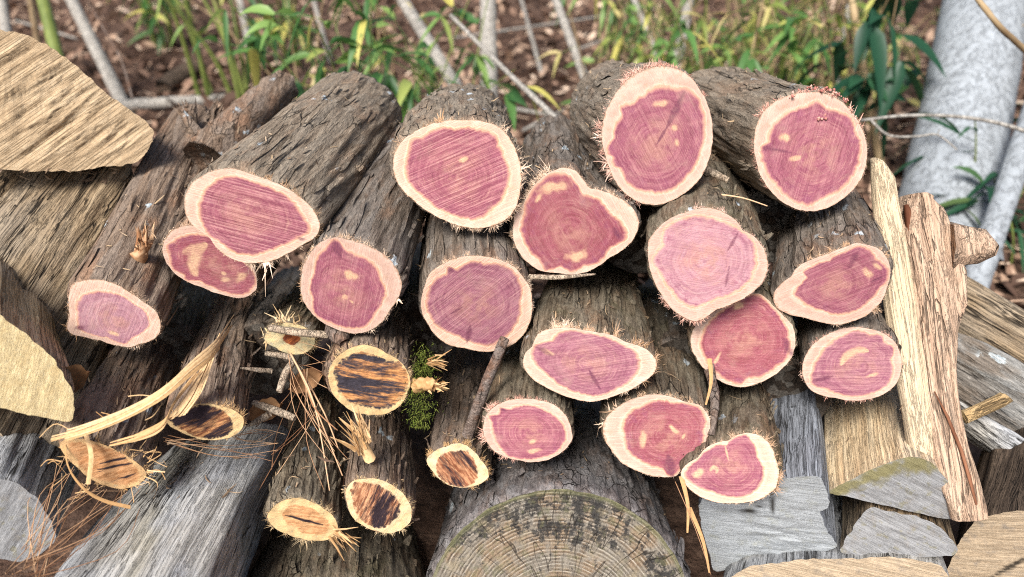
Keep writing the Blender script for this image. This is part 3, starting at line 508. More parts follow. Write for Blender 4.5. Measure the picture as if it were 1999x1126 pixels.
OLD = dict(
 R=dict(label='round log with a blackened striped end and yellow rim, beside the green moss', d=.86, far=(748, 520), pith=(720, 742), bark=1, saw=-14, am=.60,
  outer=z(480, 640, .25, '645,400 655,310 700,240 790,170 900,130 1010,150 1100,200 1190,250 1260,330 1285,420 1260,510 1220,590 1150,640 1050,680 930,670 830,650 750,590 690,530 660,470'),
  heart=z(480, 640, .25, '700,330 760,260 880,200 1000,220 1100,270 1190,270 1250,360 1250,450 1200,540 1120,610 1020,620 920,600 820,570 740,500 720,420'), ink=(.03, .026, .034), tan=(.74, .36, .14),
  fr=[(-120, -20, 4, 200, .5, 1, 0), (-20, 60, 5, 120, .2, .7, .1), (110, 190, 6, 60, .2, .7, .2)]),
 S=dict(label='small mildewed yellow log end in the dark gap left of the blackened round log', d=.92, far=(660, 520), pith=(572, 663), bark=2, saw=40, am=.1,
  outer=z(480, 430, .25, '140,930 180,850 260,810 380,810 480,850 540,920 530,980 470,1030 400,1045 310,1030 230,990 170,960'), heart=z(480, 430, .25, '290,920 330,890 400,890 420,930 390,960 330,965'),
  tan=(.50, .16, .05), brown=(.20, .05, .02), rim=(.46, .41, .25), fr=[(80, 200, 14, 110, .2, .8, .1), (-60, 30, 5, 80, .3, .8, 0)]),
 T=dict(label='brown log end with black patches at the left under a torn bark strip', d=.80, far=(462, 560), pith=(405, 825), bark=1, saw=18, am=.55,
  outer=z(0, 732, .35, '920,250 960,220 1040,180 1130,160 1230,175 1310,200 1360,240 1350,300 1310,335 1240,355 1160,360 1080,345 1000,310 950,285'),
  heart=z(0, 732, .35, '945,235 1060,190 1180,180 1260,220 1290,270 1280,320 1220,345 1130,345 1040,310 980,280'), tan=(.58, .30, .13), brown=(.20, .075, .035),
  fr=[(-60, 60, 5, 160, .3, .9, 0), (60, 150, 4, 60, .2, .7, .2)]),
 U=dict(label='light brown cracked log end at the lower left with shreds of bark hanging over it', d=.775, far=(318, 600), pith=(205, 905), bark=1, saw=10, am=.02,
  outer=z(0, 732, .35, '330,390 350,360 430,355 520,370 590,390 660,430 730,470 790,510 820,550 800,590 750,620 680,635 600,620 530,590 480,560 430,510 370,450'),
  heart=z(0, 732, .35, '390,380 500,390 600,410 700,470 760,520 770,570 700,610 600,590 510,550 440,470'), tan=(.60, .34, .17), brown=(.42, .20, .085), rim=(.56, .36, .18),
  dark=[('seg', 195, 905, 260, 890, 1.8), ('seg', 190, 916, 262, 903, 1.6), ('seg', 230, 935, 265, 925, 1.5)], fr=[(-120, 30, 6, 220, .3, .9, 0), (30, 180, 6, 160, .2, .7, .2)]),
 V=dict(label='yellow and tan log end at the bottom left with one thin dark crack', d=.85, far=(618, 760), pith=(592, 1020), bark=2, saw=-16, am=.08,
  outer=z(0, 732, .35, '1490,780 1520,740 1590,695 1660,685 1740,710 1810,750 1860,790 1885,840 1870,890 1820,920 1740,920 1680,910 1600,880 1530,850 1500,820'),
  heart=z(0, 732, .35, '1580,780 1620,730 1700,740 1780,780 1830,830 1820,880 1740,880 1660,850 1600,820'), tan=(.66, .40, .20), brown=(.48, .24, .11),
  dark=[('seg', 557, 1006, 630, 1024, 1.8)], fr=[(-120, -20, 8, 170, .5, 1, 0), (-20, 140, 4, 220, .2, .8, .2), (150, 220, 7, 70, .2, .7, 0)]),
 W=dict(label='log end with dark brown slanting streaks and a pale rim at the bottom middle', d=.855, far=(748, 740), pith=(742, 988), bark=1, saw=62, am=.6,
  outer=z(650, 732, .35, '70,640 110,590 190,575 280,590 350,630 410,690 440,760 430,820 390,860 320,880 240,870 170,840 110,790 80,720'),
  heart=z(650, 732, .35, '105,650 130,600 200,610 290,640 350,690 370,750 330,810 270,850 200,830 140,770 120,700'), tan=(.66, .36, .20), brown=(.26, .10, .05), rim=(.68, .51, .31),
  fr=[(-130, -20, 6, 200, .5, 1, 0), (-20, 150, 3.5, 160, .2, .8, .2)]),
 X=dict(label='small streaked brown log end with a straight twig rising behind it', d=.89, far=(925, 700), pith=(890, 912), bark=1, saw=-55, am=.35,
  outer=z(650, 732, .35, '520,470 560,430 630,400 710,380 770,410 820,470 860,520 870,570 830,600 750,625 680,620 610,590 560,540 530,500'),
  heart=z(650, 732, .35, '580,520 610,450 680,430 740,430 790,500 800,570 760,610 690,620 620,590'), tan=(.58, .30, .16), brown=(.25, .09, .045), rim=(.70, .55, .36),
  fr=[(-180, -90, 4, 120, .4, 1, 0), (-60, 60, 6, 160, .1, .8, .1), (60, 180, 6, 180, .2, .8, .2)]),
)
ROOT = {}
for k, (nm, v) in enumerate(OLD.items()):
    cm = burnt_mat('old_cut_%d' % k, v['am'], v.get('brown', (.33, .15, .065)), v['tan'], v.get('rim', (.64, .46, .24)), v.get('ink', (.022, .014, .018)))
    ROOT[nm] = make_log('cedar_log', v['label'], v['outer'], v['heart'], v['pith'], v['d'], v['far'], cm, BARK[v['bark']], L=.40, group=G2, saw=v['saw'], dark=v.get('dark', ()), fr=v['fr'],
                        fibm=FIB_T if nm in 'TUX' else fibre_mat('straw_fibres', (.36, .22, .10), (.62, .45, .25), (.74, .60, .40)), seed=k+31, bulge=.6, relief=1.15, flakes=90, capamp=.0015)
for k, (u, v, d, rpx, lab) in enumerate([(300, 690, .99, 80, 'dark bark filler log added deep in the gap below the half hidden crescent log'), (520, 700, 1.0, 78, 'dark filler log added deep in the gap left of the mildewed yellow log end'), (1515, 440, 1.01, 80, 'shadowed filler log added in the gap below the round log with pink crumbs'), (1250, 470, 1.0, 70, 'shadowed filler log added in the gap under the tall oval log'), (830, 640, 1.0, 66, 'dark filler log added in the gap between the horned log and the round middle log'), (1330, 720, 1.0, 66, 'dark filler log added deep in the gap right of the broad flat log'), (1560, 770, 1.0, 66, 'dark filler log added deep in the gap left of the orange tan split log')]):
    make_log('cedar_log', lab, np.array([(u+rpx*math.cos(q)*(1+.08*math.sin(3*q+k)), v-rpx*.9*math.sin(q)) for q in np.linspace(0, 6.283, 33)[:-1]]), None, (u, v), d, (u*.9+100, v-130), GAP_SHADE, BARK[3], L=.40, group=G2, seed=70+k, fr=None, flakes=40, NR=50, face='cut_face')  # filler logs, added so that lit ground does not show through the gaps
# ------------------------------------------------------------------ split and weathered firewood
def dense(poly, k=9):
    poly = np.asarray(poly, float); out = []
    for i in range(len(poly)):
        a, b = poly[i], poly[(i+1) % len(poly)]
        for j in range(k): out.append(a+(b-a)*j/k)
    return np.array(out)
def loft(name, label, secs, sidem, endm=None, cat='firewood', group=None, k=10, rows=60, amp=.004, fz=5, fx=45, capamp=.002, saw=0, dark=(), cream=(), ring=None, seed=0, px=True, farjag=0, side='split_side', step=0, smooth=2.0, capdir=None, nearjag=0):
    """secs: cross-sections from the near end to the far end, each a ring of (u, v, depth)"""
    S = []
    for s in secs: S.append(dense([P(*q) for q in s] if px else s, k))
    S = np.array(S); n = S.shape[1]; cen = S.mean(1); c = cen[0]
    M, X, Y, A = frame(c, cen[-1]-cen[0]); R3 = np.stack([X, Y, A]); S = (S-c)@R3.T; cen = S.mean(1)
    ker = np.exp(-.5*(np.arange(-6, 7)/smooth)**2); ker /= ker.sum()
    Sm = np.stack([np.apply_along_axis(lambda w: np.convolve(np.concatenate([w[-6:], w, w[:6]]), ker, 'valid'), 0, q) for q in S])
    S = Sm
    ln = np.concatenate([[0], np.cumsum(np.linalg.norm(np.diff(cen, axis=0), axis=1))]); ln /= ln[-1]; tt = np.linspace(0, 1, rows)
    G3 = np.empty((rows, n, 3))
    for j in range(n):
        for q in range(3): G3[:, j, q] = np.interp(tt, ln, S[:, j, q])
    cc = G3.mean(1, keepdims=True); Nn = G3-cc; Nn[..., 2] = 0; Nn /= np.linalg.norm(Nn, axis=-1, keepdims=True)+1e-9
    tg = np.roll(G3, -1, 1)-np.roll(G3, 1, 1); nn = np.stack([tg[..., 1], -tg[..., 0], 0*tg[..., 0]], -1); nn /= np.linalg.norm(nn, axis=-1, keepdims=True)+1e-9
    nn *= np.sign((nn*Nn).sum(-1, keepdims=True))
    pp = G3+seed*2.7
    h = amp*(fbm(pp*np.array([12, 12, 4]), 2)+.55*(1-2*np.abs(fbm(pp*np.array([fx, fx, fz*.5]), 3)))+.3*fbm(pp*np.array([fx*2.5, fx*2.5, fz]), 2))
    if step: h = h+step*np.round(2.2*fbm(pp*np.array([fx*.6, fx*.6, fz*.4]), 2))/2.2
    h *= .7+.3*np.clip(tt/.03, 0, 1)[:, None]
    G3 = G3+nn*h[..., None]
    if farjag: G3[..., 2] += farjag*(sstep(tt, .6, 1)[:, None])*fbm(np.stack([G3[..., 0]*40, G3[..., 1]*40, 0*G3[..., 0]+seed], -1), 4)
    if nearjag: G3[..., 2] += nearjag*(1-sstep(tt, .0, .3)[:, None])*fbm(np.stack([G3[..., 0]*40, G3[..., 1]*40, 0*G3[..., 0]+seed+5], -1), 4)
    root = empty(name, label, cat, group, M)
    V = G3.reshape(-1, 3); Fc = [tuple(r) for r in gridfaces(rows, n)]; n0 = len(V)
    V = np.concatenate([V, [G3[-1].mean(0)]]); Fc += [((rows-1)*n+i, (rows-1)*n+(i+1) % n, n0) for i in range(n)]
    mesh_obj(side, V, Fc, [sidem, BACK], root, midx=[0]*((rows-1)*n)+[1]*n)
    K = 80 if capdir else 26; e = G3[0]; ec = e.mean(0); ts = np.linspace(.003, 1, K)
    x = ec[0]+ts[:, None]*(e[:, 0]-ec[0])[None]; y = ec[1]+ts[:, None]*(e[:, 1]-ec[1])[None]; zz = ec[2]+ts[:, None]*(e[:, 2]-ec[2])[None]
    phi = math.radians(saw); al = -x*math.cos(phi)+y*math.sin(phi); ac = x*math.sin(phi)+y*math.cos(phi)
    zz = zz+capamp*fbm(np.stack([al*25, ac*90, 0*x+seed], -1), 4)*(1-ts[:, None]**6)
    if capdir:
        bs = fbm(np.stack([al*.9, ac*38+.5*fbm(np.stack([al*5, ac*9, 0*x], -1), 2), 0*x+seed], -1), 2); zz = zz-capdir*(np.round(bs*3.2)/3.2+.35*bs+.35*fbm(np.stack([al*4, ac*170, 0*x+seed], -1), 3))*(1-ts[:, None]**8)
    W = c+x[..., None]*X+y[..., None]*Y+zz[..., None]*A; U, Vv = to_px(W)
    if ring: rl = R3@(on_plane(*ring, c, A)-c); rd = np.hypot(x-rl[0], y-rl[1])*10
    else: rd = np.hypot(x, y)*10
    at = {'t': np.broadcast_to(ts[:, None], x.shape).ravel(), 'pc': np.stack([al*10+seed, ac*10, 0*al+seed], -1).reshape(-1, 3), 'rd': rd.ravel(), 'cream': blotches(U, Vv, cream, seed).ravel(), 'dark': blotches(U, Vv, dark, seed+4).ravel(), 'pol': np.stack([al, ac, rd], -1).reshape(-1, 3)}
    mesh_obj('end_face', np.stack([x, y, zz], -1).reshape(-1, 3), gridfaces(K, n)[:, ::-1], endm or sidem, root, at)
    return root, M
def block(name, label, poly, d, far, L, sidem, endm, tilt=(0, 0), taper=.97, **kw):
    """a split log from the outline of its near end"""
    poly = np.asarray(poly, float); cu, cv = poly.mean(0); c = P(cu, cv, d); fp = solve_far(c, *far, L); a = (fp-c)/np.linalg.norm(fp-c)
    M, X, Y, A = frame(c, a); nrm = A+X*tilt[0]+Y*tilt[1]; nrm /= np.linalg.norm(nrm)
    near = np.array([on_plane(u, v, c, nrm) for u, v in poly]); m = near.mean(0); farr = fp+(near-m-np.outer((near-m)@A, A))*taper
    return loft(name, label, [near, near+(farr-near)*.5, farr], sidem, endm, px=False, **kw)
W_FRESH = wood_mat('fresh_split_wood', hair=.22, stops= [(.40, .26, .14), (.62, .46, .28), (.76, .62, .42)], stain=(.30, .22, .14), st=.5, blue=(.42, .42, .40), bl=.35)
W_BROWN = wood_mat('weathered_brown_wood', [(.15, .10, .06), (.34, .25, .155), (.52, .405, .265)], stain=(.15, .11, .07), st=.5, blue=(.40, .37, .32), bl=.35, checks=.95)
W_GREY = wood_mat('weathered_grey_wood', hair=.45, stops=[(.32, .305, .28), (.50, .49, .46), (.64, .63, .60)], stain=(.34, .31, .22), st=.5, blue=(.47, .50, .55), bl=.7, checks=.9)
W_DARK = wood_mat('old_brown_side', [(.05, .036, .028), (.13, .095, .07), (.24, .18, .13)], stain=(.03, .025, .02))
W_BLUE = wood_mat('blue_grey_wood', [(.14, .15, .17), (.26, .28, .32), (.42, .46, .52)], stain=(.10, .10, .11), st=.5)
W_ORANGE = wood_mat('orange_split_wood', hair=.22, stops= [(.78, .54, .31), (.88, .68, .43), (.90, .77, .55)], stain=(.56, .50, .42), st=.35, blue=(.40, .42, .45), bl=.35, checks=.2)
W_CREAM = wood_mat('cream_board_wood', hair=.22, stops= [(.64, .50, .33), (.72, .58, .40), (.76, .64, .46)], stain=(.60, .46, .29), st=.3, checks=.05)
W_PINK = wood_mat('pinkish_split_wood', hair=.22, stops= [(.44, .29, .20), (.60, .43, .31), (.69, .53, .40)], stain=(.40, .21, .12), st=.4, checks=.6)
E_CREAM = end_mat('pale_sawn_end', (.55, .41, .20), (.66, .53, .30), (.73, .62, .40), streak=(14, 60), stain=(.60, .42, .20), st=.4, speck=.35, lines=.25)
E_GREY = end_mat('grey_sawn_end', (.20, .20, .205), (.31, .315, .325), (.42, .435, .455), lines=.35, streak=(3, 48), stain=(.30, .26, .21), st=.4, green=(.30, .27, .13), gr=.95)
E_WHITE = end_mat('bleached_end', (.34, .365, .385), (.46, .495, .525), (.56, .60, .64), streak=(2.5, 44), stain=(.38, .39, .33), st=.6, speck=.25, lines=.3)
E_TAN = end_mat('tan_weathered_end', (.33, .25, .17), (.50, .39, .27), (.62, .52, .39), streak=(2.5, 40), stain=(.26, .23, .20), st=.7, speck=.4, lines=.35)
E_TORN = end_mat('torn_split_face', (.27, .18, .10), (.51, .38, .24), (.66, .53, .365), streak=(1.1, 17), stain=(.40, .30, .19), st=.5, speck=.15, lines=.8)
E_RING = end_mat('ringed_weathered_end', (.15, .125, .10), (.25, .22, .18), (.37, .34, .29), streak=(9, 12), stain=(.36, .30, .20), st=.5, green=(.20, .20, .10), gr=.7, rings=230)
GW = 'grey and tan split firewood around the cedar pile'
# big chunk at the upper left, torn face to the front
block('split_log', 'big tan split chunk with a ridged torn face at the upper left', [(-110, 20), (0, 62), (42, 66), (90, 88), (140, 122), (190, 163), (240, 205), (303, 250), (297, 285), (262, 318), (190, 325), (120, 335), (40, 330), (-110, 320)], .96, (118, 200), .30, W_FRESH, E_TORN, saw=27, capamp=.004, group=GW, seed=3, k=12, tilt=(0, -.30), step=.001, capdir=.0038, taper=.9)
loft('split_log', 'long brown weathered split log on the left below the big tan chunk', [
  [(-340, 560, .80), (-220, 660, .77), (-60, 800, .79), (120, 940, .86), (40, 1040, .95), (-340, 800, .92)], [(-160, 440, .92), (-50, 500, .885), (80, 590, .89), (200, 680, .95), (160, 780, 1.04), (-160, 600, 1.02)], [(10, 320, 1.05), (130, 312, 1.02), (250, 330, 1.03), (286, 440, 1.07), (250, 520, 1.15), (10, 450, 1.15)]],
  W_BROWN, E_TAN, group=GW, seed=5, amp=.007, step=.0045, farjag=.05, k=22, fz=2, rows=90)
block('split_log', 'pale yellow freshly sawn log end at the left edge', [(-80, 580), (0, 612), (60, 658), (105, 705), (135, 760), (145, 800), (136, 820), (100, 814), (50, 805), (0, 794), (-80, 785)], .74, (40, 560), .34, W_FRESH, E_CREAM, saw=60, group=GW, seed=8, k=12, capamp=.0012, tilt=(0, -.35))
block('split_log', 'grey split log at the lower left corner with a rounded grey end', [(-90, 925), (0, 938), (34, 946), (70, 975), (95, 1018), (106, 1050), (75, 1083), (40, 1096), (0, 1088), (-90, 1060)], .76, (125, 780), .34, W_GREY, E_GREY, saw=50, group=GW, seed=9, k=12, amp=.004, taper=1.15)
loft('split_log', 'long pale grey split log running up from the bottom left, needles on it', [
  [(30, 1190, .71), (210, 1176, .70), (300, 1150, .70), (395, 1160, .72), (440, 1230, .78), (400, 1330, .84), (60, 1330, .84)],
  [(185, 1010, .85), (300, 985, .83), (390, 950, .83), (480, 960, .86), (520, 1030, .95), (470, 1120, 1.0), (190, 1110, 1.0)],
  [(330, 872, 1.0), (410, 850, .98), (490, 826, .97), (566, 832, 1.0), (575, 900, 1.06), (540, 960, 1.1), (330, 950, 1.1)]], W_GREY, E_GREY, group=GW, seed=12, k=12, amp=.0035, step=.0012, fz=3)
make_log('firewood_log', 'old grey brown bark covered log under the yellow and streaked ends at the bottom', np.array([(650+205*math.cos(q), 1254-124*math.sin(q)) for q in np.linspace(0, 6.28, 41)[:-1]]), None, (650, 1254), .86, (690, 975), E_TAN, BARK[2], cat='firewood', group=GW, seed=51, L=.45, fr=None, face='end_face', flakes=80)
# the big round log in the middle of the bottom
zr = [(1090+262*math.cos(q), 1212-(256 if math.sin(q) > 0 else 240)*math.sin(q)) for q in np.linspace(0, 6.283, 61)[:-1]]
make_log('firewood_log', 'big round weathered log at the bottom middle with wide growth rings and black mould', np.array(zr), None, (1090, 1212), .90, (1085, 900), E_RING, PLATE, cat='firewood', group=GW, seed=56, L=.5, fr=None, face='end_face', saw=80, relief=1.9, flakes=110,
         dark=[(1000, 990, 90, 30, 12), (1150, 990, 90, 34, -12), (1120, 1040, 130, 22, -5), (930, 1030, 60, 30, 30), (1290, 1105, 40, 22, -30)], cream=[('arc', 1090, 1212, 258, 9, 15, 165)])  # patches near the top edge: black mould, with cast shadow painted in too
block('split_log', 'bleached whitish split log end with a torn lower edge, below the heart shaped log', [(1362, 985), (1385, 950), (1510, 938), (1600, 930), (1612, 965), (1618, 985), (1600, 1000), (1612, 1030), (1640, 1065), (1600, 1078), (1540, 1086), (1522, 1100), (1500, 1094), (1466, 1096), (1458, 1110), (1440, 1106), (1392, 1116), (1376, 1050)], .93, (1508, 720), .36, W_BLUE, E_WHITE, saw=8, group=GW, seed=15, k=7, amp=.004, smooth=1.2, tilt=(0, .15),
      dark=[(1462, 998, 16, 5, -10), (1480, 990, 6, 3, 40), (1508, 985, 5, 16, 0)])
block('split_log', 'orange tan split log at the right with a greenish and grey sawn end', [(1607, 962), (1649, 942), (1701, 917), (1754, 896), (1789, 891), (1820, 902), (1862, 950), (1864, 1014), (1824, 1008), (1764, 994), (1701, 979), (1649, 967)], .86, (1702, 690), .38, W_ORANGE, E_GREY, saw=-20, group=GW, seed=18, k=11, amp=.002,
      cream=[(1640, 955, 40, 13, 22), (1720, 922, 60, 16, 22), (1790, 905, 45, 18, 0)])
block('split_log', 'grey triangular split log end below the orange tan split log', [(1638, 1080), (1651, 1056), (1670, 1026), (1698, 990), (1736, 1001), (1789, 1008), (1838, 1029), (1871, 1068), (1866, 1084), (1789, 1086), (1719, 1086)], .88, (1728, 850), .36, W_BROWN, E_GREY, saw=-12, group=GW, seed=21, k=11, amp=.003)
block('split_log', 'tan log end just showing at the bottom right under the grey triangular end', [(1400, 1140), (1470, 1102), (1600, 1092), (1740, 1090), (1835, 1104), (1860, 1150), (1800, 1230), (1460, 1230)], .90, (1630, 950), .36, W_GREY, E_TAN, saw=5, group=GW, seed=22, k=11)
block('split_log', 'tan cracked log end in the lower right corner', [(1842, 1140), (1868, 1062), (1900, 1016), (1965, 1002), (2100, 985), (2110, 1190), (1850, 1190)], .86, (2010, 800), .36, W_DARK, E_TAN, saw=30, group=GW, seed=24, k=12, dark=[('seg', 1935, 1126, 2010, 1085, 3)])
def cross(u, v, d, r, sq=.8, n=9, ph=0):
    c = P(u, v, d); ax = np.array([0, math.cos(.5), math.sin(.5)])
    return c, r, sq
def beam(label, ends, sidem, seed, **kw):
    secs = []
    for (u, v, d, hh, bk) in ends:
        c = P(u, v, d); y = UP; b = FW
        secs.append([c+y*hh+b*.004, c+y*hh*.4-b*.006, c-y*hh*.5-b*.004, c-y*hh+b*.008, c-y*hh+b*bk, c+y*hh*.8+b*bk])
    return loft('split_log', label, secs, sidem, E_GREY, px=False, group=GW, seed=seed, **kw)
W_PATCH = bark_mat('peeling_grey_bark', (.06, .055, .05), (.19, .175, .16), (.36, .35, .33), red=(.14, .11, .085), lich=.5, grey=(.40, .42, .43))
beam('smooth grey brown split log lying crosswise behind the twisted split log', [(2130, 742, .99, .045, .08), (1990, 660, 1.03, .046, .08), (1830, 560, 1.08, .042, .08)], W_BROWN, 27, k=12, amp=.004)
beam('log with flaking whitish bark lying crosswise at the right edge', [(2130, 875, .95, .055, .09), (1990, 780, .99, .055, .09), (1830, 690, 1.05, .05, .09)], W_PATCH, 28, k=12, amp=.006)
beam('thin grey plank lying crosswise at the right edge above the dark gap', [(2130, 985, .92, .022, .06), (1990, 880, .96, .022, .06), (1840, 790, 1.02, .020, .06)], W_GREY, 29, k=12, amp=.003)
# standing split pieces
def strip(name, label, rows_, th, sidem, endm, **kw):
    secs = []
    for (xl, yl, xr, yr, d) in rows_:
        a = P(xl, yl, d); b = P(xr, yr, d-.004); bk = FW*th
        secs.append([a, a*.5+b*.5-FW*.004, b, b+bk, a+bk])
    return loft(name, label, secs, sidem, endm, px=False, **kw)
strip('split_board', 'cream coloured split board standing on end at the right of the pile', [(1784, 880, 1846, 912, .855), (1770, 790, 1828, 800, .862), (1752, 690, 1806, 695, .872), (1735, 570, 1790, 580, .885), (1722, 470, 1772, 470, .90), (1712, 390, 1757, 390, .915), (1708, 330, 1750, 345, .925), (1708, 306, 1732, 322, .93)], .02, W_CREAM, W_CREAM, group=GW, seed=33, amp=.0015, k=9)
tw, twM = strip('split_log', 'twisted pinkish brown split log leaning at the right with a knot stub', [(1866, 1018, 1934, 1012, .835), (1836, 925, 1916, 925, .842), (1822, 840, 1892, 830, .85), (1806, 760, 1872, 760, .86), (1798, 680, 1866, 680, .87), (1790, 600, 1884, 600, .88), (1784, 540, 1888, 530, .885), (1782, 490, 1866, 485, .895), (1784, 440, 1856, 445, .90), (1788, 400, 1836, 405, .91), (1792, 376, 1806, 380, .915)], .05, W_PINK, W_PINK, group=GW, seed=36, amp=.006, k=12, fz=4, rows=110, step=.0015)
mbk = MB()
kp = [P(1850, 480, .90), P(1885, 480, .895), P(1918, 482, .885), P(1946, 488, .875)]
mbk.tube(kp, [.030, .026, .020, .007], 14, .5, .10); mbk.build('knot_stub', W_PINK, tw, local=twM)
mbk = MB(); mbk.tube([P(1768, 400, .915), P(1785, 470, .905), P(1798, 560, .893), P(1808, 620, .885)], [.003, .010, .008, .002], 10, .5, .1); 
n_ = NT('red_cleft_wood'); RED = n_.done(n_.ramp(n_.noise(n_.obj((90, 90, 12)), 1, 5), [(.3, (.10, .035, .018)), (.7, (.34, .16, .09))])); mbk.build('cleft', RED, tw, local=twM)
mbk = MB(); mbk.tube([P(1824, 764, .853), P(1850, 815, .846), P(1878, 880, .838), P(1893, 935, .834), P(1906, 985, .83)], [.0006, .0016, .002, .0018, .0008], 8, .5, .3); mbk.build('pitch_streak', RED, tw, local=twM)
strip('wood_chip', 'short tan wood chip lying on the grey logs at the right edge', [(1880, 803, 1890, 828, .93), (1915, 788, 1924, 812, .93), (1948, 772, 1960, 796, .935), (1958, 767, 1980, 784, .94)], .008, wood_mat('chip_wood', [(.40, .26, .12), (.56, .39, .20), (.66, .50, .28)]), None, cat='wood chip', seed=40, amp=.002, k=8, rows=20)
exec_after = None
# ------------------------------------------------------------------ branches, stubs, strips that belong to logs
def bez(pts, n=14):
    pts = np.asarray(pts, float); t = np.linspace(0, len(pts)-1, n); out = []
    for x in t:
        i = min(int(x), len(pts)-2); f = x-i; p0 = pts[max(i-1, 0)]; p1 = pts[i]; p2 = pts[i+1]; p3 = pts[min(i+2, len(pts)-1)]
        out.append(.5*((2*p1)+(-p0+p2)*f+(2*p0-5*p1+4*p2-p3)*f*f+(-p0+3*p1-3*p2+p3)*f**3))
    return np.array(out)
TWIG = bark_mat('twig_bark', (.08, .055, .045), (.20, .15, .125), (.36, .29, .25), lich=0, grey=(.34, .30, .28))
STRAW = fibre_mat('torn_straw', (.38, .21, .085), (.58, .37, .18), (.72, .51, .29))
def splay(mb, base, dirv, n, L, spread, w=.0012):
    dirv = np.asarray(dirv)/np.linalg.norm(dirv)
    for _ in range(n):
        d = dirv+RNG.normal(size=3)*spread; d /= np.linalg.norm(d); b = base+RNG.normal(size=3)*.0035; l = L*(.5+RNG.random()*.8); s = np.cross(d, RNG.normal(size=3)); s /= np.linalg.norm(s)
        mb.ribbon([b, b+d*l*.5+s*l*.03, b+d*l], s, [w*2, w*1.6, w*.3], RNG.random(), .2)
r, M, _ = ROOT['X']; mb = MB(); mb.tube(bez([P(912, 850, .90), P(930, 800, .885), P(950, 745, .87), P(972, 692, .865), P(985, 660, .87)]), np.linspace(.0072, .0058, 14), 10, .5, .06); mb.build('branch', TWIG, r, local=M)
r, M, _ = ROOT['T']; mb = MB()
def band(mb, pts, w0, w1, n, side, tone=(.3, 1), jit=.0012, m=26):
    c = bez(pts, m); t = np.linspace(0, 1, m)
    for q in range(n):
        o = (q/(max(n-1, 1))-.5)+RNG.normal()*.04; ww = w0+(w1-w0)*t; a = int(RNG.integers(0, max(1, m//7))); b_ = m-int(RNG.integers(0, m//5)); wv = np.sin(t*RNG.uniform(3, 9)+RNG.random()*6)*jit
        p = c+side[None]*(o*ww+wv)[:, None]-FW[None]*(.002*math.cos(o*3)+RNG.normal()*.0005); w_ = ww/n*3.2*np.sin(math.pi*np.clip((t-t[a])/(t[b_-1]-t[a]+1e-6), .04, .97))**.35
        mb.ribbon(p[a:b_], side, w_[a:b_], tone[0]+(tone[1]-tone[0])*RNG.random(), .12)
band(mb, [P(102, 857, .735), P(170, 838, .73), P(250, 806, .735), P(320, 766, .745), P(375, 718, .765), P(420, 680, .79), P(455, 630, .83)], .009, .019, 14, UP*.9+FW*.3)
band(mb, [P(215, 868, .745), P(270, 852, .742), P(320, 828, .75), P(345, 780, .765), P(400, 712, .79)], .005, .011, 7, UP*.8+FW*.4, (.1, .8))
band(mb, [P(345, 815, .768), P(375, 775, .772), P(398, 725, .79), P(430, 650, .82)], .022, .006, 9, RT*.9+UP*.3, (.7, 1))
for k in range(6):
    u = 110+RNG.random()*260; v = 860-(u-110)*.42+RNG.normal()*12; q = P(u, v, .74+RNG.random()*.025); e = q+RT*RNG.normal()*.018+UP*RNG.normal()*.012; mb.ribbon(bez([q, (q+e)/2+UP*RNG.normal()*.008, e], 8), UP, .0009, RNG.random(), .2)
mb.build('torn_strip', STRAW, r, local=M)
r, M, _ = ROOT['U']; mb = MB()
for k in range(34):
    an = math.radians(RNG.choice([RNG.uniform(-60, 40), RNG.uniform(100, 250)])); q = P(205+85*math.cos(an), 905-45*math.sin(an), .768); d = RT*math.cos(an)-UP*(-math.sin(an))*.6
    l = .006+.018*RNG.random()**1.5; e = q+d*l*.8+(RT*RNG.normal()+UP*RNG.normal()-FW*.4)*l*.6; m = (q+e)/2+(RT*RNG.normal()+UP*RNG.normal())*l*.4; mb.ribbon(bez([q, m, e], 9), np.cross(FW, d), .0005+.0008*RNG.random(), RNG.random(), .2)
mb.ribbon(bez([P(128, 870, .755), P(135, 915, .752), P(165, 955, .755), P(205, 978, .765), P(255, 990, .775)], 20), UP, .004, .2, .3)
mb.ribbon(bez([P(168, 850, .755), P(178, 890, .752), P(172, 945, .76)], 14), RT, .005, .7, .2)
mb.build('bark_shreds', STRAW, r, local=M)
r, M, _ = ROOT['W']; mb = MB()
for q in range(3): splay(mb, P(705+q*6, 880-q*12, .85), -UP*-.8-RT*.3+RNG.normal(size=3)*.1, 16, .034, .25, .0016)
mb.tube([P(722, 895, .862), P(712, 870, .852), P(706, 850, .846)], [.008, .006, .004], 8, .7, .12); mb.build('splintered_stub', STRAW, r, local=M)
r, M, _ = ROOT['V']; mb = MB(); splay(mb, P(655, 1040, .845), RT*.7-UP*.7, 22, .026, .3, .0016); mb.build('splintered_stub', STRAW, r, local=M)
r, M, _ = ROOT['R']; mb = MB(); mb.tube(bez([P(812, 752, .875), P(835, 750, .862), P(850, 752, .856)], 10), np.linspace(.0085, .0065, 10), 14, np.clip(RNG.random(140)*.6, 0, 1), .16); splay(mb, P(852, 752, .856), RT*.9-FW*.4, 24, .013, .35, .0014); splay(mb, P(843, 705, .865), RT*.9-UP*.1-FW*.2, 18, .018, .3, .0014); mb.build('branch_stub', STRAW, r, local=M)
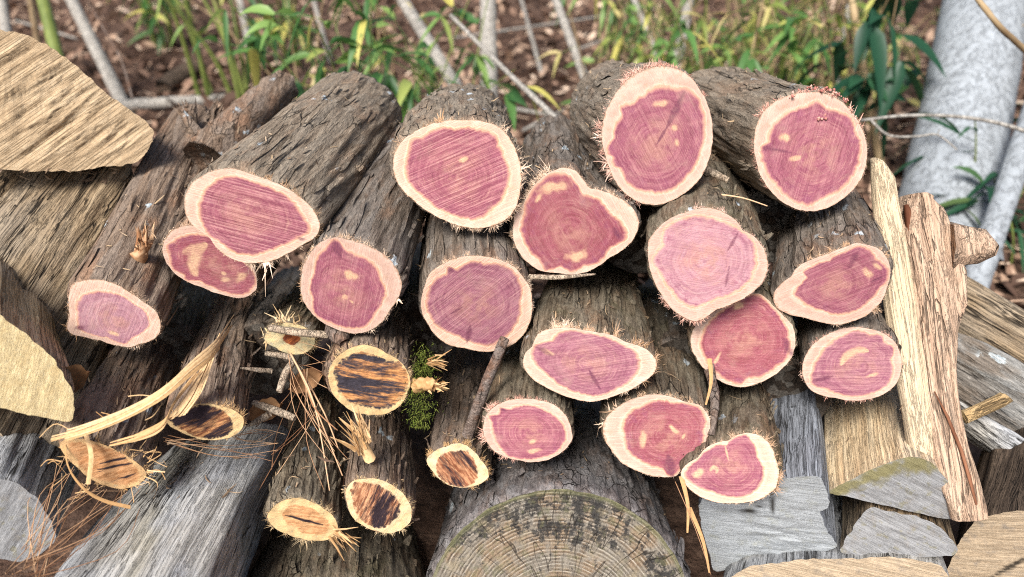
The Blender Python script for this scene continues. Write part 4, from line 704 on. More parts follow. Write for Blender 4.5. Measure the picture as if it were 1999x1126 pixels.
for o in [x for x in COL.objects if x.parent is None and x.get('label', '').startswith('pale pink oval')]:
    M = o.matrix_world.copy(); M = o.matrix_basis.copy(); mb = MB(); mb.tube(bez([P(270, 510, .88), P(276, 490, .865), P(284, 468, .855)], 10), np.linspace(.010, .0065, 10), 14, RNG.random(10*14), .16); splay(mb, P(283, 472, .855), UP*.9+RT*.15-FW*.2, 26, .017, .16, .0016); splay(mb, P(278, 485, .856), UP*.9+RT*.25-FW*.35, 16, .013, .3, .0011); mb.build('branch_stub', fibre_mat('orange_stub', (.24, .11, .05), (.50, .28, .15), (.66, .45, .28)), o, local=M)
    mb = MB(); splay(mb, P(375, 245, 1.14), UP*.9-RT*.25, 30, .035, .22, .004); splay(mb, P(410, 240, 1.16), UP*.8+RT*.3, 30, .035, .25, .004); mb.ribbon(bez([P(355, 215, 1.12), P(375, 250, 1.11), P(410, 275, 1.11)], 12), UP*.6+RT*.6, np.concatenate([np.linspace(.006, .022, 6), np.linspace(.022, .008, 6)]), .3, .3); mb.build('broken_end', BARK[1], o, local=M)
    mb = MB(); mb.tube(bez([P(405, 320, 1.08), P(445, 270, 1.12), P(500, 215, 1.2), P(552, 168, 1.28)], 24), np.linspace(.036, .026, 24), 20, .5, .07); mb.build('fork_branch', BARK[1], o, local=M)
# moss cushion
n_ = NT('moss'); MOSS = n_.done(n_.ramp(n_.attr('tone'), [(0, (.030, .045, .008)), (.5, (.11, .15, .022)), (1, (.19, .205, .045))]))
mb = MB()
for k in range(2300):
    s = RNG.random()
    if s < .7: v = RNG.uniform(715, 836); u = 820+RNG.normal()*12*(.5+.9*math.sin((v-700)/150*3.1))+4*math.sin(v/9)
    else: u = RNG.normal(828, 13); v = RNG.normal(705, 16)
    v = min(v, 834); q = P(u, v, .865+.02*RNG.random()-.00012*(v-750)+.008*float(noise3(np.array([u/9, v/9, 1.])))); d = UP*RNG.normal()*.6+RT*RNG.normal()*.6-FW*.9; d /= np.linalg.norm(d); d[2] -= .25; s_ = np.cross(d, RNG.normal(size=3)); s_ /= np.linalg.norm(s_); l = .002+.006*RNG.random()**2; mb.add([q-s_*.0004, q+s_*.0004, q+d*l], [(0, 1, 2)], RNG.random())
tag(mb.build('moss', MOSS, smooth=False), 'tuft of bright green moss hanging beside the blackened round log end', 'moss')
# loose sticks
def stick(name, label, pts, rad, mat, cat='stick', group=None, seg=8, wob=.06, n=14):
    mb = MB(); mb.tube(bez(pts, n), np.interp(np.linspace(0, 1, n), np.linspace(0, 1, len(rad)), rad), seg, .6, wob); return tag(mb.build(name, mat), label, cat, group)
BARE = wood_mat('bare_stick_wood', [(.34, .25, .18), (.56, .45, .34), (.70, .60, .47)], checks=.2)
stick('splinter', 'long pale splinter wedged under the triangular red log', [P(1035, 540, .86), P(1090, 541, .84), P(1162, 535, .85)], [.0035, .003, .001], BARE, 'splinter')
stick('stick', 'short grey stick in the gap between the two top right logs', [P(1345, 318, .95), P(1380, 332, .93), P(1422, 352, .92)], [.004, .0055, .004], BARE)
stick('stick', 'pale peeled stick lying across the mildewed yellow log end', [P(528, 640, .895), P(580, 648, .88), P(642, 654, .88)], [.0045, .005, .0042], BARE)
stick('stick', 'rounded grey bark stub poking out under the horned log', [P(655, 640, .88), P(664, 655, .86), P(672, 668, .855)], [.013, .012, .006], TWIG)
stick('stick', 'pale forked twig in the gap below the mildewed yellow log end', [P(545, 765, .86), P(556, 730, .87), P(570, 700, .89), P(520, 690, .92)], [.004, .0045, .004, .003], BARE)
stick('splinter', 'white splinter pointing left in the gap below the mildewed yellow log end', [P(470, 718, .87), P(505, 722, .88), P(530, 724, .89)], [.001, .003, .003], BARE, 'splinter')
stick('stick', 'greenish grey broken twig lying above the long pale grey split log', [P(495, 786, .89), P(535, 800, .885), P(576, 816, .88)], [.004, .005, .004], BARE)
stick('splinter', 'tan wedge shaped splinter beside the greenish grey broken twig', [P(482, 832, .89), P(505, 820, .885), P(526, 808, .88)], [.0012, .0045, .004], BARE, 'splinter')
stick('stick', 'thin dark dead twig hanging beneath the deep red round log', [P(1385, 690, .92), P(1392, 740, .90), P(1400, 800, .89)], [.004, .004, .003], TWIG)
stick('stick', 'forked dead twig standing above the heart shaped log', [P(1376, 700, .93), P(1395, 770, .89), P(1388, 850, .87)], [.005, .006, .004], TWIG)
for k, (a, b, lab) in enumerate([((1385, 700), (1378, 790), 'tan sliver hanging below the deep red round log'), ((1330, 930), (1342, 1040), 'long brown bark strip hanging left of the bleached log end'), ((1345, 990), (1385, 1118), 'thin reddish bark strip at the left edge of the bleached log end')]):
    mb = MB(); q0 = P(*a, .87); q1 = P(*b, .845); mb.ribbon(bez([q0, (q0+q1)/2+RT*.004, q1], 12), RT, np.linspace(.006, .002, 12), .4, .2); tag(mb.build('bark_strip', FIB_T), lab, 'bark strip')
# dry leaves wedged in the gap
n_ = NT('dry_leaf'); DRY = n_.done(n_.ramp(n_.noise(n_.obj((60, 60, 60)), 1, 4), [(.3, (.16, .075, .035)), (.7, (.42, .24, .12))]))
for (u, v, d, lab) in [(600, 742, .90, 'curled brown leaf in the gap left of the blackened round log'), (520, 800, .90, 'orange brown dead leaf under the greenish grey broken twig'), (145, 740, .80, 'small tan leaf scrap at the right corner of the pale yellow end')]:
    c = P(u, v, d); a = RT*.9+UP*.4; a /= np.linalg.norm(a); b = UP*.8-FW*.5; b /= np.linalg.norm(b); t = np.linspace(-1, 1, 9); V = []
    for s in t:
        w = .016*(1-s*s)**.6+.001
        for e in (-1, -.3, .3, 1): V.append(c+a*s*.022+b*e*w-FW*(.006*e*e+.004*s*s)+RNG.normal(size=3)*.0006)
    tag(mesh_obj('dead_leaf', V, gridfaces(9, 4, False), DRY), lab, 'leaf')
# pine needles
n_ = NT('pine_needle', .5, .4); NEED = n_.done(n_.ramp(n_.attr('tone'), [(0, (.22, .10, .05)), (.5, (.42, .23, .12)), (1, (.60, .40, .24))]))
GN = 'dry pine needles strewn over the logs'
def needle(a, b, da, db, sag=.006, r=.0005):
    q0 = P(*a, da); q1 = P(*b, db); m = (q0+q1)/2+UP*sag*RNG.normal()+RT*sag*RNG.normal()
    mb = MB(); mb.tube(bez([q0, m, q1], 9), np.linspace(r, r*.5, 9), 5, RNG.random()); tag(mb.build('pine_needle', NEED), 'thin dry reddish brown pine needle lying over the logs', 'pine needle', GN)
for k in range(14): needle((RNG.uniform(10, 70), RNG.uniform(1095, 1135)), (RNG.uniform(190, 275), RNG.uniform(935, 1000)), .70, .80, .012)
for k in range(7): needle((RNG.uniform(40, 75), RNG.uniform(1050, 1126)), (RNG.uniform(110, 150), RNG.uniform(880, 930)), .72, .80, .01)
for k in range(5): needle((RNG.uniform(50, 90), 1126), (RNG.uniform(100, 170), RNG.uniform(930, 1000)), .71, .80, .01)
for k in range(7): needle((RNG.uniform(315, 335), RNG.uniform(848, 870)), (RNG.uniform(500, 560), RNG.uniform(845, 915)), .84, .87, .006)
for k in range(5): needle((RNG.uniform(440, 460), 852), (RNG.uniform(520, 560), RNG.uniform(845, 850)), .86, .88, .006)
for k in range(4): needle((RNG.uniform(560, 600), RNG.uniform(690, 740)), (RNG.uniform(640, 670), RNG.uniform(800, 960)), .88, .83, .012, .0013)
for k in range(6): needle((RNG.uniform(555, 600), RNG.uniform(690, 745)), (RNG.uniform(625, 680), RNG.uniform(830, 960)), .88, .83, .012)
for k in range(6): needle((RNG.uniform(480, 540), RNG.uniform(830, 960)), (RNG.uniform(560, 640), RNG.uniform(720, 800)), .90, .88, .01)
needle((1400, 379), (1498, 402), .86, .85, .001, .0014); needle((1318, 940), (1388, 1122), .86, .82, .006)
for k in range(5): needle((RNG.uniform(640, 700), RNG.uniform(690, 780)), (RNG.uniform(560, 600), RNG.uniform(660, 720)), .87, .90, .01)
# ------------------------------------------------------------------ ground, litter
n_ = NT('forest_floor', .95, .1); v = n_.obj((1, 1, 1), False)
gcol = n_.ramp(n_.noise(v, 26, 8, .7), [(.3, (.035, .022, .017)), (.5, (.12, .073, .053)), (.7, (.28, .185, .135))])
gcol = n_.mix(n_.mr(n_.noise(v, 2.2, 4), .45, .65, 0, .6), gcol, (.09, .05, .035)); GROUND = n_.done(gcol, n_.noise(v, 40, 6, .7), .03, 1)
gx = np.concatenate([[-90, -50, -25, -12], np.linspace(-8, 8, 120), [12, 25, 50, 90]]); gy = np.concatenate([[-40, -15, -4], np.linspace(-1, 11, 100), [16, 30, 60, 120]])
GX, GY = np.meshgrid(gx, gy)
def gz(x, y): return .05*fbm(np.stack([np.asarray(x)*.7, np.asarray(y)*.7, 0*np.asarray(x)+2.], -1), 3)*sstep(np.asarray(y), 1.3, 2.2)-.0*np.asarray(x)
GZ = gz(GX, GY)
tag(mesh_obj('ground', np.stack([GX, GY, GZ], -1).reshape(-1, 3), gridfaces(len(gy), len(gx), False), GROUND), kind='structure')
n_ = NT('litter', .8, .2); LIT = n_.done(n_.ramp(n_.attr('tone'), [(0, (.045, .027, .020)), (.3, (.14, .082, .058)), (.6, (.27, .17, .12)), (.85, (.45, .31, .22)), (1, (.68, .53, .41))]))
V = []; Fc = []; tn = []; nb = 0
for k in range(24000):
    y = 1.2+7.5*RNG.random()**1.25; x = RNG.uniform(-1, 1)*(.9+y*.85); zt = float(gz(x, y))+.004+.02*RNG.random(); l = .014+.030*RNG.random(); w = l*(.22+.35*RNG.random()); an = RNG.random()*6.283; tl = RNG.normal(size=2)*.5
    a = np.array([math.cos(an), math.sin(an), tl[0]]); b = np.array([-math.sin(an), math.cos(an), tl[1]]); c = np.array([x, y, zt]); cu = RNG.uniform(-.3, .6)
    V += [c-a*l, c-a*l*.2-b*w+np.array([0, 0, w*cu]), c+a*l*.5-b*w*.7+np.array([0, 0, w*cu]), c+a*l+np.array([0, 0, w*cu*.6]), c+a*l*.5+b*w*.7+np.array([0, 0, w*cu]), c-a*l*.2+b*w+np.array([0, 0, w*cu])]
    Fc += [(nb, nb+1, nb+2, nb+3), (nb, nb+3, nb+4, nb+5)]; nb += 6; tn += [RNG.random()**1.3]*6
tag(mesh_obj('leaf_litter', V, Fc, LIT, attrs={'tone': tn}, smooth=False), 'reddish brown dead leaves carpeting the ground behind the pile', 'leaf litter', kind='stuff')
# pine needles and thin stems in the litter
V = MB()
for k in range(1500):
    y = 1.3+5.5*RNG.random()**1.2; x = RNG.uniform(-1, 1)*(.8+y*.85); an = RNG.random()*6.283; l = .05+.12*RNG.random(); q = np.array([x, y, float(gz(x, y))+.02+.015*RNG.random()]); d = np.array([math.cos(an), math.sin(an), RNG.normal()*.12]); V.tube([q-d*l/2, q+np.array([0, 0, .008]), q+d*l/2], .0016+.002*RNG.random()**3, 4, RNG.random(), cap=False)
tag(V.build('fallen_needles', LIT), 'thin dry needles and stalks scattered through the leaf litter', 'needles', kind='stuff')
# ------------------------------------------------------------------ trees and saplings behind the pile
def gbark(name, a, b, c, sc=1):
    n = NT(name, .9, .15); v = n.obj((sc, sc, sc)); q = n.noise(n.vm(v, (75, 75, 7)), 1, 6, .6, 0); k = n.noise(n.vm(v, (46, 46, 2.6)), 1, 5, .6, 0); lo = n.noise(n.vm(v, (7, 7, 3)), 1, 3)
    col = n.ramp(q, [(.3, a), (.5, b), (.68, c)]); cr = n.mr(n.math('ABSOLUTE', n.math('SUBTRACT', k, .5)), 0, .035, 1, 0); col = n.mix(n.math('MULTIPLY', cr, .5), col, tuple(x*.62 for x in a))
    col = n.mix(n.mr(lo, .45, .65, 0, .3), col, tuple(x*.8 for x in b))
    return n.done(col, n.math('ADD', q, n.math('MULTIPLY', cr, -.9)), .006, .6)
GREYB = gbark('smooth_grey_bark', (.25, .272, .295), (.31, .34, .37), (.365, .40, .44))
SAPB = gbark('sapling_bark', (.20, .185, .165), (.36, .34, .31), (.52, .50, .46), 1.6)
n_ = NT('bamboo_green', .4, .4); BAMB = n_.done(n_.ramp(n_.noise(n_.obj((14, 14, 6)), 1, 3), [(.3, (.085, .12, .025)), (.7, (.22, .26, .07))]))
n_ = NT('dry_stem', .7, .2); DSTEM = n_.done(n_.ramp(n_.noise(n_.obj((14, 14, 6)), 1, 3), [(.3, (.20, .13, .07)), (.7, (.45, .34, .20))]))
def trunk(name, label, pts, rad, mat, cat, seg=24, n=40, amp=.04, parts='trunk', group=None, root=True):
    c = np.asarray(pts[0], float); M = Matrix.Translation(Vector(c)); pt = bez(pts, n)-c; r = np.interp(np.linspace(0, 1, n), np.linspace(0, 1, len(rad)), rad)
    th = np.arange(seg)/seg*6.283; T = np.gradient(pt, axis=0); T /= np.linalg.norm(T, axis=1)[:, None]; A = np.cross(T, [0, 1., 0]); A /= np.linalg.norm(A, axis=1)[:, None]; B = np.cross(T, A)
    D = np.cos(th)[None, :, None]*A[:, None]+np.sin(th)[None, :, None]*B[:, None]; base = pt[:, None]+r[:, None, None]*D
    h = 1+amp*fbm(base*np.array([22, 22, 6])/max(r.max()*8, .2)+c.sum(), 3); V = (pt[:, None]+(r[:, None]*h)[..., None]*D).reshape(-1, 3)
    if not root: return tag(mesh_obj(name, V, gridfaces(n, seg)[:, ::-1], mat, M=M), label, cat, group)
    e = empty(name, label, cat, group, M); o = mesh_obj(parts, V, gridfaces(n, seg)[:, ::-1], mat, e); return e, M
def up(u, v, u2, v2, dz, h=None):
    """a stem whose foot is on the ground at depth dz below pixel (u, v), leaning so that it passes (u2, v2) at the same depth"""
    a = P(u, v, dz); b = P(u2, v2, dz); return a, b
def stem_px(u0, v0, u1, v1, d, extra=.9):
    """points of a stem through two pixels at camera depth d, carried down to the ground and up out of view"""
    a = P(u0, v0, d); b = P(u1, v1, d); dr = (b-a); dr /= np.linalg.norm(dr)
    # lean the stem back so that it stands upright in the world rather than along the view
    b2 = P(u1, v1, d+.30*np.linalg.norm(b-a)); dr = b2-a; dr /= np.linalg.norm(dr)
    if dr[2] < 0: dr = -dr
    f = a-dr*(a[2]+.02)/dr[2]; t = b2+dr*extra; return [f, a*.5+f*.5, a, b2, t]
e, M = trunk('tree', 'thick grey barked tree trunk leaning at the right edge behind the pile', stem_px(1846, 420, 1925, 0, 1.95, 3.0), [.150, .132, .122, .110, .07], GREYB, 'tree', seg=64, n=140, amp=.022)
mb = MB(); tp = np.array(stem_px(1846, 420, 1925, 0, 1.95, 3.0)[-1])
for q in range(7):
    b = tp-np.array([0, 0, 1.6-.26*q])-np.array([.27*(1.6-.26*q)*.6, -.4*(1.6-.26*q)*.2, 0]); d = np.array([math.cos(q*2.3), math.sin(q*2.3), .7]); mb.tube(bez([b, b+d*.5+np.array([0, 0, .1]), b+d*1.2+np.array([0, 0, .5])]), np.linspace(.035, .008, 14), 8, .5, .03)
mb.build('limb', GREYB, e, local=M)
trunk('sapling', 'grey sapling leaning in the lower right corner of the background beside the thick trunk', stem_px(1912, 530, 1998, 280, 1.70, 1.6), [.030, .030, .029, .028, .02], GREYB, 'sapling', amp=.05, root=False)
SAPS = [('pale grey sapling leaning left behind the big tan chunk', (232, 185, 140, 0, 3.0), .026, SAPB), ('straight grey post like sapling behind the top middle log', (955, 190, 953, 0, 2.7), .032, SAPB), ('slim grey sapling leaning left between the top middle and tall oval logs', (1148, 170, 1085, 0, 2.7), .016, SAPB),
        ('leaning grey sapling partly hidden by bamboo leaves left of the top middle log', (882, 155, 795, 15, 2.5), .022, SAPB), ('thin grey sapling in the background above the wide upper left log', (492, 115, 468, 0, 3.7), .018, SAPB), ('grey sapling in the background above the tall oval log', (1322, 125, 1345, 0, 3.2), .024, SAPB),
        ('thin leaning sapling in the background left of the tall oval log top', (1278, 95, 1238, 0, 3.3), .014, SAPB), ('tan bare stem standing left of the thick trunk', (1702, 225, 1663, 0, 2.3), .012, DSTEM), ('grey stem at the upper left corner', (12, 60, 3, 0, 3.0), .022, SAPB),
        ('green bamboo cane at the upper left', (108, 95, 82, -10, 2.6), .022, BAMB), ('bluish grey thin sapling right of the bamboo thicket', (1632, 170, 1650, 60, 2.9), .014, SAPB), ('slim brown stem left of the top left bamboo', (75, 90, 60, 0, 3.2), .014, DSTEM),
        ('thin pale sapling at the top behind the wide upper left log', (623, 40, 612, 0, 3.8), .012, SAPB), ('grey twig like sapling far behind the tall oval log', (1040, 80, 1018, 0, 3.6), .010, SAPB)]
for lab, (u0, v0, u1, v1, d), r, m in SAPS: trunk('bamboo_cane' if m is BAMB else 'sapling', lab, stem_px(u0, v0, u1, v1, d), [r*1.1, r*1.05, r, r*.95, r*.8], m, 'bamboo' if m is BAMB else 'sapling', seg=14, n=30, amp=.06, root=False)
stick('stick', 'straight bare grey stick slanting down to the right behind the top middle log', [P(880, 30, 2.0), P(990, 140, 1.85), P(1108, 252, 1.7)], [.005, .0065, .0075], SAPB)
stick('twig', 'bare twig slanting across the thick grey trunk at the top right', [P(1895, -20, 1.35), P(1950, 50, 1.35), P(2010, 105, 1.4)], [.005, .005, .006], DSTEM, 'twig')
e = empty('twig', 'thin grey twig reaching across the thick grey trunk, with a crooked fork below', 'twig', None, Matrix.Translation(Vector(P(1690, 232, 1.5))))
Mx = Matrix.Translation(Vector(P(1690, 232, 1.5)))
mb = MB(); mb.tube(bez([P(1680, 235, 1.5), P(1760, 226, 1.5), P(1850, 226, 1.5), P(1940, 238, 1.5), P(2030, 265, 1.5)], 24), np.linspace(.0028, .0045, 24), 6, .5); mb.build('stem', SAPB, e, local=Mx)
mb = MB(); mb.tube(bez([P(1700, 234, 1.5), P(1735, 264, 1.49), P(1790, 266, 1.48), P(1830, 263, 1.48), P(1868, 292, 1.48)], 24), np.linspace(.003, .0015, 24), 6, .5); mb.tube(bez([P(1830, 263, 1.48), P(1834, 252, 1.48)], 4), .0012, 5, .5); mb.build('fork', SAPB, e, local=Mx)
stick('twig', 'dark thin dead twig rising left of the blackish fallen log', [P(258, 190, 2.2), P(238, 120, 2.2), P(205, 60, 2.2), P(170, 0, 2.2)], [.003, .003, .0025, .002], TWIG, 'twig')
stick('fallen_branch', 'pale fallen branch on the ground behind the left logs', [ground_pt(225, 206, .03), ground_pt(340, 200, .035), ground_pt(500, 188, .03)], [.022, .024, .015], SAPB, 'branch')
stick('fallen_log', 'blackish short fallen log on the ground at the upper left', [ground_pt(318, 172, .03), ground_pt(352, 148, .05), ground_pt(384, 128, .08)], [.035, .042, .038], W_DARK, 'log', seg=14)
for k, (a, b) in enumerate([((960, 205), (1080, 225)), ((1130, 95), (1190, 75)), ((640, 200), (720, 165)), ((30, 40), (150, 75)), ((880, 75), (1290, 15)), ((520, 185), (600, 150)), ((1020, 255), (1100, 215))]):
    stick('fallen_twig', 'thin grey dead twig lying on the leaf litter', [ground_pt(*a, .03), (ground_pt(*a, .05)+ground_pt(*b, .05))/2, ground_pt(*b, .04)], [.006, .008, .005], SAPB, 'twig', 'dead twigs on the leaf litter')
# ------------------------------------------------------------------ bamboo and undergrowth
def leaf_mat(name, c0, c1, c2, c3):
    n = NT(name, .45, .4); t = n.attr('tone'); col = n.ramp(t, [(0, c0), (.4, c1), (.75, c2), (1, c3)]); m = n.done(col)
    n.b.inputs['Transmission Weight'].default_value = 0; tr = n.N.new('ShaderNodeBsdfTranslucent'); n.L(col, tr.inputs[0]); mx = n.N.new('ShaderNodeMixShader'); mx.inputs[0].default_value = .35
    n.t.links.new(n.b.outputs[0], mx.inputs[1]); n.t.links.new(tr.outputs[0], mx.inputs[2]); n.t.links.new(mx.outputs[0], n.N['Material Output'].inputs['Surface']); return m
LGREEN = leaf_mat('bamboo_leaf', (.04, .12, .036), (.11, .25, .065), (.25, .40, .11), (.66, .58, .16))
LYEL = leaf_mat('yellowing_leaf', (.04, .085, .022), (.16, .24, .05), (.42, .42, .11), (.72, .56, .30))
LDARK = leaf_mat('broad_dark_leaf', (.015, .065, .035), (.025, .095, .045), (.05, .14, .06), (.20, .22, .05))
def leaf(mb, b, d, l, w, droop, tone):
    n = 6; t = np.linspace(0, 1, n); d = d/np.linalg.norm(d); s = np.cross(d, [0, 0, 1.]); s = s/(np.linalg.norm(s)+1e-6); s = s+np.array([0, 0, RNG.normal()*.5]); s /= np.linalg.norm(s)
    mid = b+d[None]*(t*l)[:, None]+np.array([0, 0, -1.])[None]*(droop*l*t*t)[:, None]; ww = w*np.sin(math.pi*np.clip(t, 0.02, 1)**.6)**.9+.0003; nz = np.cross(s, d)
    V = np.stack([mid-s*ww[:, None]+nz*(ww*.35)[:, None], mid, mid+s*ww[:, None]+nz*(ww*.35)[:, None]], 1).reshape(-1, 3); mb.add(V, [tuple(f) for f in gridfaces(n, 3, False)], tone)
def bush(name, label, cat, foot, nst, h, lean, nleaf, ll, lw, lm, sm, group=None, spread=.12, tone=(0, 1), lo=.2, rad=.0035, srad=.5):
    foot = np.array([foot[0], foot[1], float(gz(foot[0], foot[1]))-.01]); M = Matrix.Translation(Vector(foot)); e = empty(name, label, cat, group, M); lv = MB()
    for k in range(nst):
        a = RNG.random()*6.283; b = foot+np.array([math.cos(a), math.sin(a), 0])*spread*RNG.random(); dr = np.array([lean[0]+RNG.normal()*srad*.5, lean[1]+RNG.normal()*srad*.4, 1]); hh = h*(.6+.6*RNG.random())
        pts = bez([b, b+dr*hh*.35*np.array([.6, .6, 1]), b+dr*hh*.7, b+dr*hh*np.array([1.25, 1.25, .95])], 14); mb = MB(); mb.tube(pts, np.linspace(rad, rad*.4, 14), 6, .5); mb.build('stem', sm, e, local=M)
        for q in range(int(nleaf/nst)):
            i = int(RNG.uniform(lo, 1)*13); p = pts[i]; a2 = RNG.random()*6.283; dd = np.array([math.cos(a2), math.sin(a2), RNG.normal()*.35-.1]); tw = RNG.uniform(.0, .10); pb = p+dd*tw
            if tw > .03: lv.tube([p, pb], .0012, 3, .4, cap=False)
            for _ in range(int(RNG.integers(1, 4))): leaf(lv, pb, dd+RNG.normal(size=3)*.55, ll*(.55+.7*RNG.random()), lw*(.6+.6*RNG.random()), .25+.5*RNG.random(), float(np.clip(tone[0]+(tone[1]-tone[0])*RNG.random()**1.3, 0, 1)))
    lv.build('foliage', lm, e, local=M); return e
def at_depth(u, d): q = P(u, 563, d); return (q[0]*1.0, q[1])
def gd(u, yw):  # x on the ground plane row y for pixel column u (far depth approx)
    dep = (yw*math.cos(PITCH)+(CAMH-.3)*math.sin(PITCH)); return ((u-999.5)/F*dep, yw)
random.seed(3)
bush('bamboo_plant', 'leafy green bamboo clump behind the wide upper left log', 'bamboo', gd(700, 1.95), 8, .56, (0, 0), 95, .105, .0125, LGREEN, BAMB, lo=.3)
bush('bamboo_plant', 'green bamboo with drooping leaves just left of the post like sapling', 'bamboo', gd(835, 2.1), 7, .56, (0, 0), 75, .10, .012, LGREEN, BAMB, lo=.3)
bush('bamboo_plant', 'low bamboo with a few yellow leaves behind the broken bark ends at the left', 'bamboo', gd(610, 2.0), 4, .50, (-.1, 0), 34, .11, .0125, LGREEN, BAMB, tone=(.2, 1), lo=.4)
bush('bamboo_plant', 'thin dark green bamboo stems above the blackish fallen log', 'bamboo', gd(405, 3.0), 8, .9, (-.12, 0), 60, .10, .010, LGREEN, BAMB, rad=.010, lo=.5)
bush('bamboo_plant', 'green bamboo at the top left further back', 'bamboo', gd(310, 4.0), 5, .8, (0, 0), 50, .12, .012, LGREEN, BAMB, rad=.008)
bush('bamboo_plant', 'green bamboo leaves at the top edge further back, above the wide upper left log', 'bamboo', gd(560, 3.6), 6, .9, (0, 0), 70, .12, .012, LGREEN, BAMB, rad=.006)
GB = 'yellow green bamboo thicket at the upper right'
for k, (u, y) in enumerate([(1200, 3.1), (1260, 2.75), (1310, 2.5), (1370, 2.7), (1430, 2.25), (1480, 2.8), (1525, 2.35), (1585, 2.6), (1635, 2.3), (1560, 3.2), (1430, 3.4), (1690, 2.8), (1720, 3.3), (1340, 3.6), (1240, 4.2), (1480, 4.0), (1620, 3.9)]):
    bush('bamboo_plant', 'yellow green bamboo shoot in the thicket between the tall oval log and the thick trunk', 'bamboo', gd(u, y), 6, .40+.17*(y-2.0)+.1*RNG.random(), (0, 0), 46, .105, .0115, LYEL if k % 2 else LGREEN, DSTEM if k % 3 else BAMB, GB, tone=(.15, 1), lo=.05, rad=.0042)
for k, (u, y) in enumerate([(560, 2.6), (750, 2.9), (1200, 2.7), (1290, 2.9), (1400, 2.5), (1560, 2.3), (1660, 2.5)]):
    bush('dry_cane', 'thin tan dry canes with withered leaves standing among the green bamboo', 'cane', gd(u, y), 4, .62+.17*(y-2.0), (0, 0), 8, .09, .007, LYEL, DSTEM, 'dry canes among the bamboo', tone=(.75, 1), lo=.15, rad=.0036, spread=.2, srad=.7)
bush('shrub', 'broad dark green leaves left of the thick grey trunk', 'shrub', gd(1690, 2.1), 4, .60, (-.02, 0), 24, .13, .021, LDARK, DSTEM, tone=(0, .8), lo=.5, spread=.05, srad=.2)
bush('shrub', 'tall green leaves between the thick trunk and the leaning corner sapling', 'shrub', gd(1985, 2.2), 5, .30, (0, 0), 30, .15, .010, LDARK, BAMB, tone=(.2, .9), lo=.1)
bush('shrub', 'green grassy leaves in the corner right of the leaning sapling', 'shrub', gd(1980, 1.7), 6, .30, (0, 0), 36, .16, .010, LDARK, BAMB, tone=(.0, .9), lo=.05)
# ------------------------------------------------------------------ crumbs and chips resting on what lies under them
bpy.context.view_layer.update(); DG = bpy.context.evaluated_depsgraph_get()
def hit(u, v):
    r = ray(u, v); ok, p, nr, _, ob, _ = scn.ray_cast(DG, Vector(C0), Vector(r).normalized()); return (np.array(p), np.array(nr), ob) if ok else (None, None, None)
CHIP = fibre_mat('chip_fibre', (.13, .085, .06), (.36, .25, .16), (.66, .50, .34)); GC = 'wood chips and bark crumbs caught on the pile'
REG = [(30, 230, 328, 356, 24, .026), (285, 480, 862, 985, 20, .02), (930, 1260, 898, 945, 12, .014), (560, 680, 800, 960, 10, .02), (1080, 1260, 560, 640, 7, .014), (440, 640, 240, 330, 8, .016), (1510, 1700, 420, 500, 7, .016), (1620, 1770, 790, 890, 6, .012), (220, 380, 330, 480, 8, .018), (860, 1000, 760, 880, 6, .016)]
todo = []
for (u0, u1, v0, v1, cnt, ml) in REG:
    for _ in range(cnt):
        p, nr, ob = hit(RNG.uniform(u0, u1), RNG.uniform(v0, v1))
        if p is None or ob.name.split('.')[0] in ('cut_face', 'heartwood', 'frayed_edge', 'ground', 'leaf_litter', 'moss'): continue
        todo.append((p, nr, ml))
for p, nr, ml in todo:
    nr = nr if nr@(C0-p) > 0 else -nr; a = np.cross(nr, RNG.normal(size=3)); a /= np.linalg.norm(a); b = np.cross(nr, a); l = ml*(.25+.75*RNG.random()**1.5); w_ = .0008+.0022*RNG.random(); mb = MB(); lift = .0015
    t5 = np.linspace(-.5, .5, 6); mb.ribbon([p+a*l*t+nr*(lift+RNG.uniform(0, .8)*l*t*t)+b*l*.25*t*t for t in t5], b, w_*np.array([.3, .9, 1.1, 1, .8, .2]), RNG.random(), .25)
    tag(mb.build('wood_chip', CHIP), 'small chip of wood or bark caught on the pile', 'wood chip', GC)
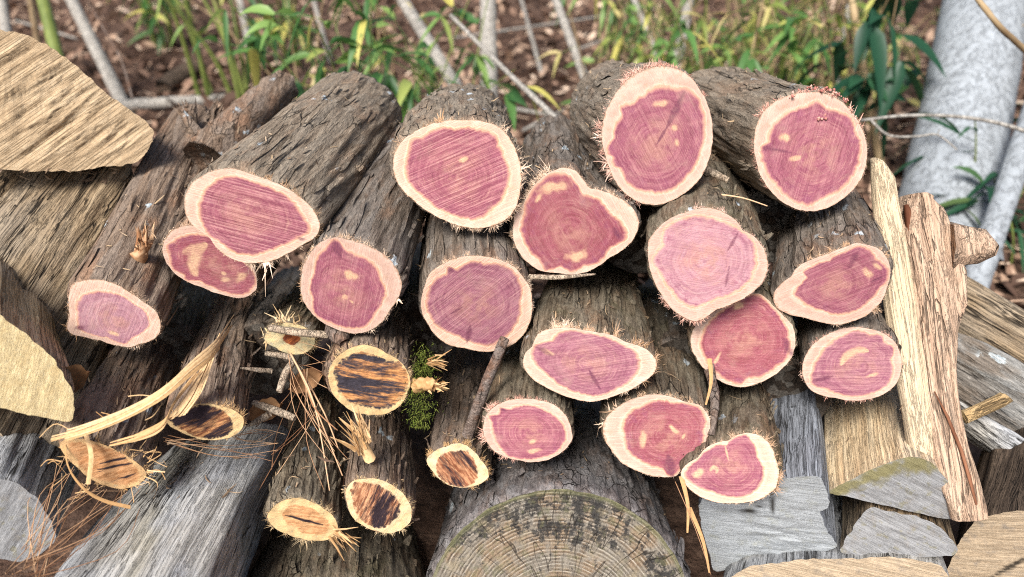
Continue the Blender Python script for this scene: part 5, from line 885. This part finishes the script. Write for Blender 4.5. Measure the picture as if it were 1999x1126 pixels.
# pink saw crumbs on the upper rim of the top right log
for o in [x for x in COL.objects if x.parent is None and x.get('label', '').startswith('round log at the top right')]:
    mb = MB()
    for k in range(60):
        an = math.radians(RNG.uniform(55, 125)); q = P(1592+(108+RNG.normal()*3)*math.cos(an), 298-(124+RNG.normal()*4)*math.sin(an), .835+.012*RNG.random()); r_ = .0012+.0022*RNG.random()**2
        D = RNG.normal(size=(6, 3)); D /= np.linalg.norm(D, axis=1)[:, None]; O6 = np.array([[1, 0, 0], [-1, 0, 0], [0, 1, 0], [0, -1, 0], [0, 0, 1], [0, 0, -1]])*r_*(.6+.8*RNG.random((6, 1)))+D*r_*.3
        mb.add(q+O6, [(0, 2, 4), (2, 1, 4), (1, 3, 4), (3, 0, 4), (2, 0, 5), (1, 2, 5), (3, 1, 5), (0, 3, 5)], RNG.random())
    q = hit(1604, 232)[0]
    if q is not None:
        for k in range(5):
            O6 = np.array([[1, 0, 0], [-1, 0, 0], [0, 1, 0], [0, -1, 0], [0, 0, 1], [0, 0, -1]])*.0022*(.5+.8*RNG.random((6, 1))); mb.add(q+RT*RNG.normal()*.003+UP*RNG.normal()*.003-FW*.001+O6, [(0, 2, 4), (2, 1, 4), (1, 3, 4), (3, 0, 4), (2, 0, 5), (1, 2, 5), (3, 1, 5), (0, 3, 5)], RNG.random())
    mb.build('saw_crumbs', fibre_mat('pink_crumbs', (.36, .13, .11), (.50, .24, .20), (.62, .38, .32)), o, local=o.matrix_basis.copy(), smooth=False)
# ------------------------------------------------------------------ light
w = bpy.data.worlds.new('World'); scn.world = w; w.use_nodes = True; nt = w.node_tree
sky = nt.nodes.new('ShaderNodeTexSky'); sky.sky_type = 'NISHITA'; sky.sun_disc = False; sky.dust_density = 3.5; sky.ozone_density = .6
SD = Vector((-.26, -.60, .76)).normalized()
sky.sun_elevation = math.asin(SD.z); sky.sun_rotation = math.atan2(SD.x, SD.y)
nt.links.new(sky.outputs[0], nt.nodes['Background'].inputs[0]); nt.nodes['Background'].inputs[1].default_value = .082
sl = bpy.data.lights.new('sun', 'SUN'); sl.energy = 3.4; sl.angle = math.radians(22); sl.color = (1, .955, .89)
so = bpy.data.objects.new('sun', sl); COL.objects.link(so); so.rotation_euler = SD.to_track_quat('Z', 'Y').to_euler()
scn.view_settings.view_transform = 'Standard'; scn.view_settings.look = 'None'; scn.view_settings.exposure = .82; scn.view_settings.gamma = 1
scn.render.engine = 'CYCLES'; scn.cycles.use_denoising = False; scn.cycles.pixel_filter_type = 'BLACKMAN_HARRIS'; scn.cycles.filter_width = 1.1; scn.cycles.max_bounces = 6
